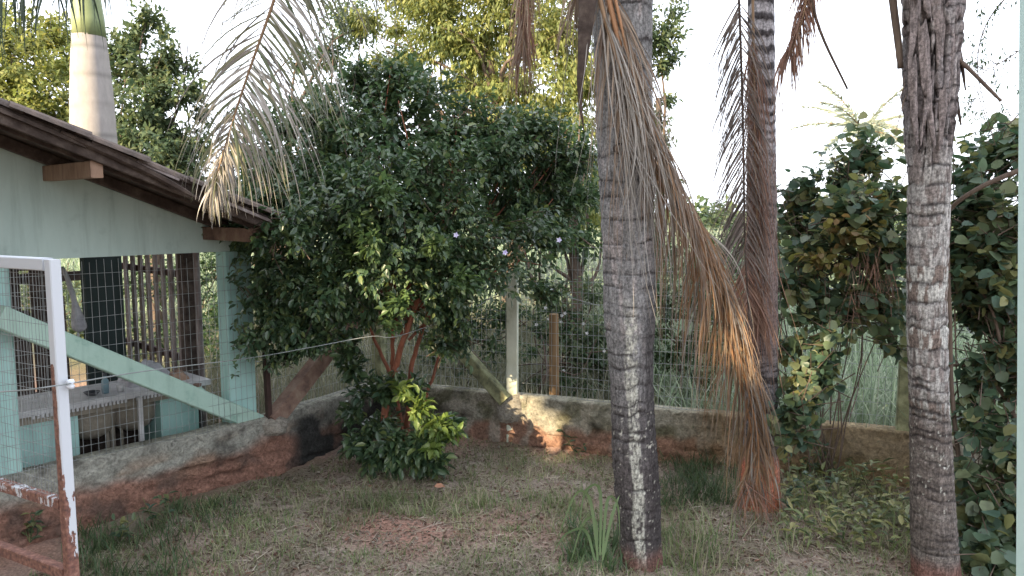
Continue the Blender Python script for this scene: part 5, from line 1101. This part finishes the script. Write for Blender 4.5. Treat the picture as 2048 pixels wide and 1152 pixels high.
# ------------------------------------------------------------------ grasses
def blades(px, py, L, W, mat, name, lean=.35, segs=T_BLADE, zoff=-.01, curve=.5):
    n = len(px); z = ground_z(px, py)+zoff; a = R.uniform(0, 2*math.pi, n); le = np.abs(R.randn(n))*lean
    H = np.stack([np.cos(a), np.sin(a), 0*a], -1); D = np.stack([0*a, 0*a, 1+0*a], -1)+H*le[:, None]
    D = norm(D); S = np.stack([-H[:, 1], H[:, 0], 0*a], -1)
    f = np.array([0, .35, .7, 1.]); cv = curve*R.uniform(.3, 1.3, n)
    B = np.stack([px, py, z], -1)
    pts = [B+D*(L*t)[:, None]+H*(L*cv*t*t*.6)[:, None]+np.array([0, 0, -1])*(L*cv*t*t*.35)[:, None] for t in f]
    wd = [1, .9, .6, 0]; V = []
    for t, q in zip(wd[:3], pts[:3]): V += [q-S*(W*t/2)[:, None], q+S*(W*t/2)[:, None]]
    V.append(pts[3]); V = np.stack(V, 1)
    T = np.array([(0, 1, 3), (0, 3, 2), (2, 3, 5), (2, 5, 4), (4, 5, 6)]); Fc = T[None]+(np.arange(n)*7)[:, None, None]
    return kind(mk(name, V.reshape(-1, 3), Fc.reshape(-1, 3), mat), 'stuff')
def yard(n, mask=None, ylo=3.6, yhi=7.6):
    y = R.uniform(ylo**.5, yhi**.5, n)**2; x = R.uniform(-1, 1, n)*.74*y
    ok = (fence_side(x, y) < -.12) & (((np.stack([x, y], -1)-C0)@FN) > .13)
    dk = (np.stack([x, y], -1)-C0)@np.array([d2[1], -d2[0]]); ok &= ~((x < PP[0]) & (dk < .12))
    p3 = np.stack([x, y, 0*x], -1)
    if mask is not None: ok &= mask(p3)
    return x[ok], y[ok]
x, y = yard(120000, lambda p: (fbm(p, 2.2, 3, 101)+.14*R.randn(len(p)) > .43) & (np.exp(-(((p[:, 0]-G(790, 1060)[0])/.4)**2+((p[:, 1]-G(790, 1060)[1])/.25)**2)) < .35))
blades(x, y, R.uniform(.02, .08, len(x)), R.uniform(.0025, .006, len(x)), M['grass'], 'lawn_grass', .8)
# tufts
def tufts(cx, cy, per, rad_, Lr, Wr, mat, name, lean=.45, curve=.7):
    n = len(cx); x = np.repeat(cx, per)+R.randn(n*per)*rad_; y = np.repeat(cy, per)+R.randn(n*per)*rad_
    return blades(x, y, R.uniform(*Lr, n*per), R.uniform(*Wr, n*per), mat, name, lean, curve=curve)
x, y = yard(900, lambda p: fbm(p, 1.7, 3, 111) > .50); tufts(x, y, 14, .035, (.05, .13), (.003, .007), M['grass'], 'grass_tufts')
def region(n, x0, y0, x1, y1):
    q = np.array([G(R.uniform(x0, x1), R.uniform(y0, y1)) for i in range(n)]); return q[:, 0], q[:, 1]
x, y = region(70, 1310, 920, 1490, 1010); tufts(x, y, 14, .06, (.07, .24), (.005, .010), M['grass_green'], 'grass_clump')
x, y = region(26, 1130, 1060, 1235, 1150); tufts(x, y, 12, .05, (.08, .26), (.006, .012), M['grass_green'], 'grass_clump')
x, y = region(56, 160, 1040, 370, 1170); tufts(x, y, 12, .07, (.06, .24), (.004, .009), M['grass_green'], 'grass_clump')
x, y = region(90, 420, 1000, 760, 1120); tufts(x, y, 10, .05, (.04, .12), (.003, .007), M['grass'], 'grass_clump')
x, y = region(70, 900, 1000, 1230, 1150); tufts(x, y, 10, .05, (.05, .13), (.003, .007), M['grass'], 'grass_clump')
x, y = region(60, 720, 985, 1180, 1025); tufts(x, y, 16, .04, (.06, .17), (.004, .008), M['grass'], 'grass_clump')
x, y = region(26, 1320, 1050, 1460, 1150); tufts(x, y, 9, .05, (.15, .34), (.004, .008), M['grass'], 'grass_clump', curve=.5)
x, y = region(44, 1560, 960, 1830, 1120); tufts(x, y, 8, .06, (.12, .30), (.004, .008), M['grass'], 'grass_clump', curve=.5)
x, y = region(30, 340, 990, 480, 1060); tufts(x, y, 12, .05, (.06, .16), (.004, .008), M['grass_green'], 'grass_clump')
# broad-bladed grass plant by the thick trunk
M['bladeplant'] = mat_leaf('broad grass blade', [(.11, .17, .08), (.15, .21, .10)], .3, .5)
bp_ = thing('grass_plant', 'broad bladed grass plant arching beside the thick trunk foot', 'plant', (*G(1190, 1120)[:2], 0))
for c_ in ([(1195, 1110), (1180, 1000), (1150, 990), (1112, 1090)], [(1200, 1110), (1200, 980), (1170, 985), (1158, 1060)], [(1205, 1110), (1215, 1000), (1235, 1010), (1240, 1080)], [(1195, 1120), (1190, 1040), (1165, 1050), (1140, 1130)], [(1205, 1120), (1222, 1040), (1235, 1000), (1240, 990)], [(1190, 1120), (1170, 1060), (1130, 1070), (1105, 1110)]):
    q = spline([P(a, b, 4.35+.02*i) for i, (a, b) in enumerate(c_)], 14); wv = np.interp(np.linspace(0, 1, 14), [0, .4, 1], [.006, .011, .001])
    dd, s, u = frames(q); sv = norm(np.cross(dd, (0, .6, .3))); V = np.stack([q-sv*wv[:, None], q+np.array([0, 0, -.004]), q+sv*wv[:, None]], 1).reshape(-1, 3)
    Fc = [(i*3+j, i*3+j+1, i*3+j+4, i*3+j+3) for i in range(13) for j in (0, 1)]; mk('leaf', V, Fc, M['bladeplant'], bp_, True)
# weeds
def weed(px, py, h, n, L, W, mat, label, seed):
    b = G(px, py); s = thing('weed', label, 'weed', b, 'weeds in the yard'); rs = np.random.RandomState(seed); Bs, Ds = [], []
    Vs, Fs, k = [], [], 0
    for i in range(4):
        tip = b+np.array([rs.uniform(-.14, .14), rs.uniform(-.12, .12), h*rs.uniform(.6, 1.1)]); q = spline([b, (b+tip)/2+rs.randn(3)*.02, tip], 8); V, Fc = tube_np(q, np.linspace(.004, .002, 8), 5); Vs.append(V); Fs.append(Fc+k); k += len(V)
        for j in range(n):
            t = q[rs.randint(2, 8)]; Bs.append(t); Ds.append((rs.randn(), rs.randn(), rs.uniform(-.2, .8)))
    mk('stem', np.vstack(Vs), np.vstack(Fs), M['weed'], s, True); m = len(Bs)
    me = leaf_mesh(T_LEAF, mat); o0 = off(s)
    for B, D in zip(Bs, Ds): inst_leaf('leaf', me, np.array(B), np.array(D), np.array([rs.randn()*.3, rs.randn()*.3, 1]), L*rs.uniform(.7, 1.2), W*rs.uniform(.7, 1.2), s, o0)
wl = [(1640, 1010, 'leafy yellow green weed under the round leaved shrub'), (1700, 990, 'dense low weed before the wall with the painted ochre sun patch'), (1760, 1010, 'weed touching the left side of the right palm'), (1590, 1040, 'small weed right of the red palm foot'), (1680, 1090, 'pale weed in the litter below the round leaved shrub'),
      (1740, 1070, 'bushy weed left of the right palm foot'), (1625, 960, 'weed close to the wall right of the middle palm'), (1950, 1050, 'weed right of the right palm foot'), (1790, 965, 'dark weed behind the right palm foot'), (330, 1045, 'little weed at the foot of the red stained wall'), (1150, 905, 'seedling against the middle of the long wall'), (1990, 1130, 'weed in the bottom right corner'), (240, 1080, 'weed behind the gate post'), (60, 1085, 'thin weed seen between the gate rails')]
for i, (px, py, lb_) in enumerate(wl): weed(px, py, .28 if px > 1500 else .18, 9 if px > 1500 else 6, .075, .034, M['weed'] if px > 1500 and i % 3 else M['round'], lb_, i+5)
# low broad weeds under the shrubs
x, y = region(620, 1560, 925, 1840, 1100); z = ground_z(x, y)+R.uniform(.01, .2, len(x))*(y > 4.6); n = len(x)
V, Fc = leaf_batch(np.stack([x, y, z], -1), np.stack([R.randn(n), R.randn(n), R.uniform(-.3, .7, n)], -1), np.stack([R.randn(n)*.3, R.randn(n)*.3, 1+0*x], -1), R.uniform(.05, .11, n), R.uniform(.02, .04, n), T_LEAF); kind(mk('ground_cover', V, Fc, M['weed']), 'stuff')
x, y = region(500, 1910, 960, 2060, 1152); z = ground_z(x, y)+R.uniform(.01, .25, len(x)); n = len(x)
V, Fc = leaf_batch(np.stack([x, y, z], -1), np.stack([R.randn(n), R.randn(n), R.uniform(-.3, .7, n)], -1), np.stack([R.randn(n)*.3, R.randn(n)*.3, 1+0*x], -1), R.uniform(.05, .10, n), R.uniform(.03, .06, n), T_LEAF); kind(mk('ground_cover', V, Fc, M['round']), 'stuff')
# litter
x, y = yard(34000); z = ground_z(x, y)+.006; n = len(x)
D = np.stack([R.randn(n), R.randn(n), R.randn(n)*.25], -1); U = np.stack([R.randn(n)*.5, R.randn(n)*.5, 1+0*x], -1); Ls = R.uniform(.012, .045, n)
V, Fc = leaf_batch(np.stack([x, y, z], -1), D, U, Ls, Ls*R.uniform(.18, .6, n), T_LEAF); kind(mk('leaf_litter', V, Fc, M['litter']), 'stuff')
x, y = yard(420, lambda p: fbm(p, 1.3, 2, 150) > .45); Vs, Fs, k = [], [], 0; rs = np.random.RandomState(6)
ico = np.array([(1, 0, 0), (-1, 0, 0), (0, 1, 0), (0, -1, 0), (0, 0, 1), (0, 0, -1), (.6, .6, .5), (-.6, .6, .5), (.6, -.6, .5), (-.6, -.6, .5)]); fi = np.array([(4, 8, 6), (4, 6, 7), (4, 7, 9), (4, 9, 8), (0, 6, 8), (2, 7, 6), (1, 9, 7), (3, 8, 9), (0, 2, 6), (2, 1, 7), (1, 3, 9), (3, 0, 8)])
for a, b, z in zip(x, y, ground_z(x, y)):
    sz = rs.uniform(.006, .02); Vs.append(ico*sz*rs.uniform(.6, 1.3, 3)*rs.uniform(.8, 1.2, (10, 1))+np.array([a, b, z+.002])); Fs.append(fi+k); k += 10
kind(mk('pebbles', np.vstack(Vs), np.vstack(Fs), M['cement']), 'stuff')
Vs, Fs, k = [], [], 0; x, y = yard(150)
for a, b, z in zip(x, y, ground_z(x, y)):
    an = rs.uniform(0, 6.28); L_ = rs.uniform(.06, .3); d_ = np.array([math.cos(an), math.sin(an), 0]); q = np.array([a, b, z+.008]); V, Fc = tube_np([q, q+d_*L_*.5+np.array([0, 0, .006])+rs.randn(3)*.008, q+d_*L_], [.004, .003, .0015], 5); Vs.append(V); Fs.append(Fc+k); k += len(V)
kind(mk('fallen_twigs', np.vstack(Vs), np.vstack(Fs), M['bark']), 'stuff')
# dry straw and palm threads lying about
x, y = yard(26000, lambda p: fbm(p, 1.9, 3, 131) > .40); z = ground_z(x, y)+R.uniform(.003, .02, len(x)); n = len(x)
Ls = R.uniform(.03, .13, n)*(1+1.2*(R.rand(n) > .97)); V, Fc = leaf_batch(np.stack([x, y, z], -1), np.stack([R.randn(n), R.randn(n), R.randn(n)*.12], -1), np.stack([R.randn(n)*.5, R.randn(n)*.5, 1+0*x], -1), Ls, R.uniform(.0025, .006, n), T_BLADE); kind(mk('dry_straw', V, Fc, M['straw']), 'stuff')
# dry reddish leaf noted in the photograph
q = G(868, 973, .02); V, Fc = leaf_batch(np.array([q]), np.array([[1, .1, .1]]), np.array([[0, -.4, 1]]), .09, .06, T_LEAF); tag(mk('fallen_leaf', V, Fc, mat_noise('fallen orange leaf', [(.30, .14, .09), (.36, .2, .13)], 20)), 'single fallen orange brown leaf lying on the bare soil', 'leaf')
# field beyond the fence
def field(n, x0, x1, y0, y1, Lr, Wr, mat, name):
    x = R.uniform(x0, x1, n); y = R.uniform(y0**.5, y1**.5, n)**2
    ok = (fence_side(x, y) > .15) & (((np.stack([x, y], -1)-C0)@FN) > -.0) & ~((x < PP[0]) & (((np.stack([x, y], -1)-K)@np.array([d3[1], -d3[0]])) > -.1) & (y < 7.7))
    dk = (np.stack([x, y], -1)-C0)@np.array([d2[1], -d2[0]]); ok = (fence_side(x, y) > .15) | ((dk < -.12))
    inb = (((np.stack([x, y], -1)-C0)@FN) > -3.3) & (((np.stack([x, y], -1)-C0)@FD) < .1); ok &= ~inb
    x = x[ok]; y = y[ok]; blades(x, y, R.uniform(*Lr, len(x)), R.uniform(*Wr, len(x)), mat, name, .35, curve=.7)
field(16000, -4.5, 1.5, 6.6, 14, (.25, .75), (.008, .016), M['drygrass'], 'dry_field_grass')
field(22000, 1.2, 12, 5.6, 16, (.35, 1.0), (.010, .024), M['field'], 'tall_field_grass')
field(12000, -14, 14, 12, 34, (.4, 1.2), (.02, .05), M['field'], 'far_field_grass')

# ------------------------------------------------------------------ added unseen trees behind the viewer: crowns block the sun, gaps carved for sun patches
TARG = [(P(1745, 765, 6.05), .26), (P(1690, 800, 6.1), .24), (P(1810, 800, 5.95), .15), (P(1060, 840, 7.0), .26), (P(1120, 870, 6.9), .15), (P(1040, 900, 6.7), .12), (P(985, 760, 7.0), .12), (P(1000, 640, 6.3), .14), (P(1090, 560, 6.5), .14), (P(990, 560, 6.2), .08), (P(985, 800, 7.2), .16), (P(1100, 850, 6.95), .17), (P(1020, 780, 7.05), .15), (P(970, 890, 6.9), .14), (P(1640, 800, 6.1), .15), (P(1050, 850, 7.0), .17), (P(1025, 720, 7.05), .16), (P(1700, 770, 6.1), .20), (P(1790, 790, 6.0), .13), (P(875, 850, 6.1), .12), (P(1520, 985, 5.4), .10), (P(930, 720, 6.9), .12), (P(1015, 590, 6.9), .14), (P(1590, 640, 5.5), .07)]  # spots meant to catch sun; the added crowns are cut open towards them
def sun_block_tree(label, base, spec, seed):
    base = np.array(base, float); s = thing('sun_block_tree', label, 'tree', base, 'unseen tall trees added left behind the viewer to block the sun')
    lobes = [(base+np.array(c_), np.array(r)) for c_, r in spec]
    Ps = []
    for c_, r in lobes:
        n = int(170*(r[0]*r[1]+r[1]*r[2]+r[0]*r[2])); d = rdir(n); Ps.append(c_+d*(R.uniform(.3, 1, n)**.5)[:, None]*r)
    p = np.vstack(Ps)
    ok = np.ones(len(p), bool)
    for t, r in TARG:
        v = p-t; al = v@SUN; dist = np.linalg.norm(v-al[:, None]*SUN, axis=1); ok &= dist > r+.12
    p = p[ok]; D = rdir(len(p)); V, Fc = leaf_batch(p, D, rdir(len(p)), .42, .26, T_FAR); kind(mk('crown', V, Fc, M['tree_a'], s), 'stuff')
    V, Fc = tube_np([base, base+np.array([.1, 0, 3]), base+np.array([0, .1, 6])], [.3, .25, .12], 10); mk('trunk', V, Fc, M['bark'], s, True)
sp = [((0, 0, 5.6), (2.4, 2.0, 3.0)), ((.6, .5, 3.2), (2.0, 1.8, 1.8)), ((-.8, -.3, 7.2), (1.6, 1.6, 1.4))]
sun_block_tree('dense tall tree added unseen left behind the viewer to block the sun', (-8.6, -.6, 0), sp, 1)
sun_block_tree('second dense tree added unseen left behind the viewer to block the sun', (-5.4, -3.2, 0), sp, 2)
sun_block_tree('fourth dense tree added unseen behind the viewer to block the sun', (-2.2, -6.0, 0), sp, 4)
sun_block_tree('fifth dense tree added unseen behind the viewer to block the sun', (-8.0, -5.0, 0), sp, 5)
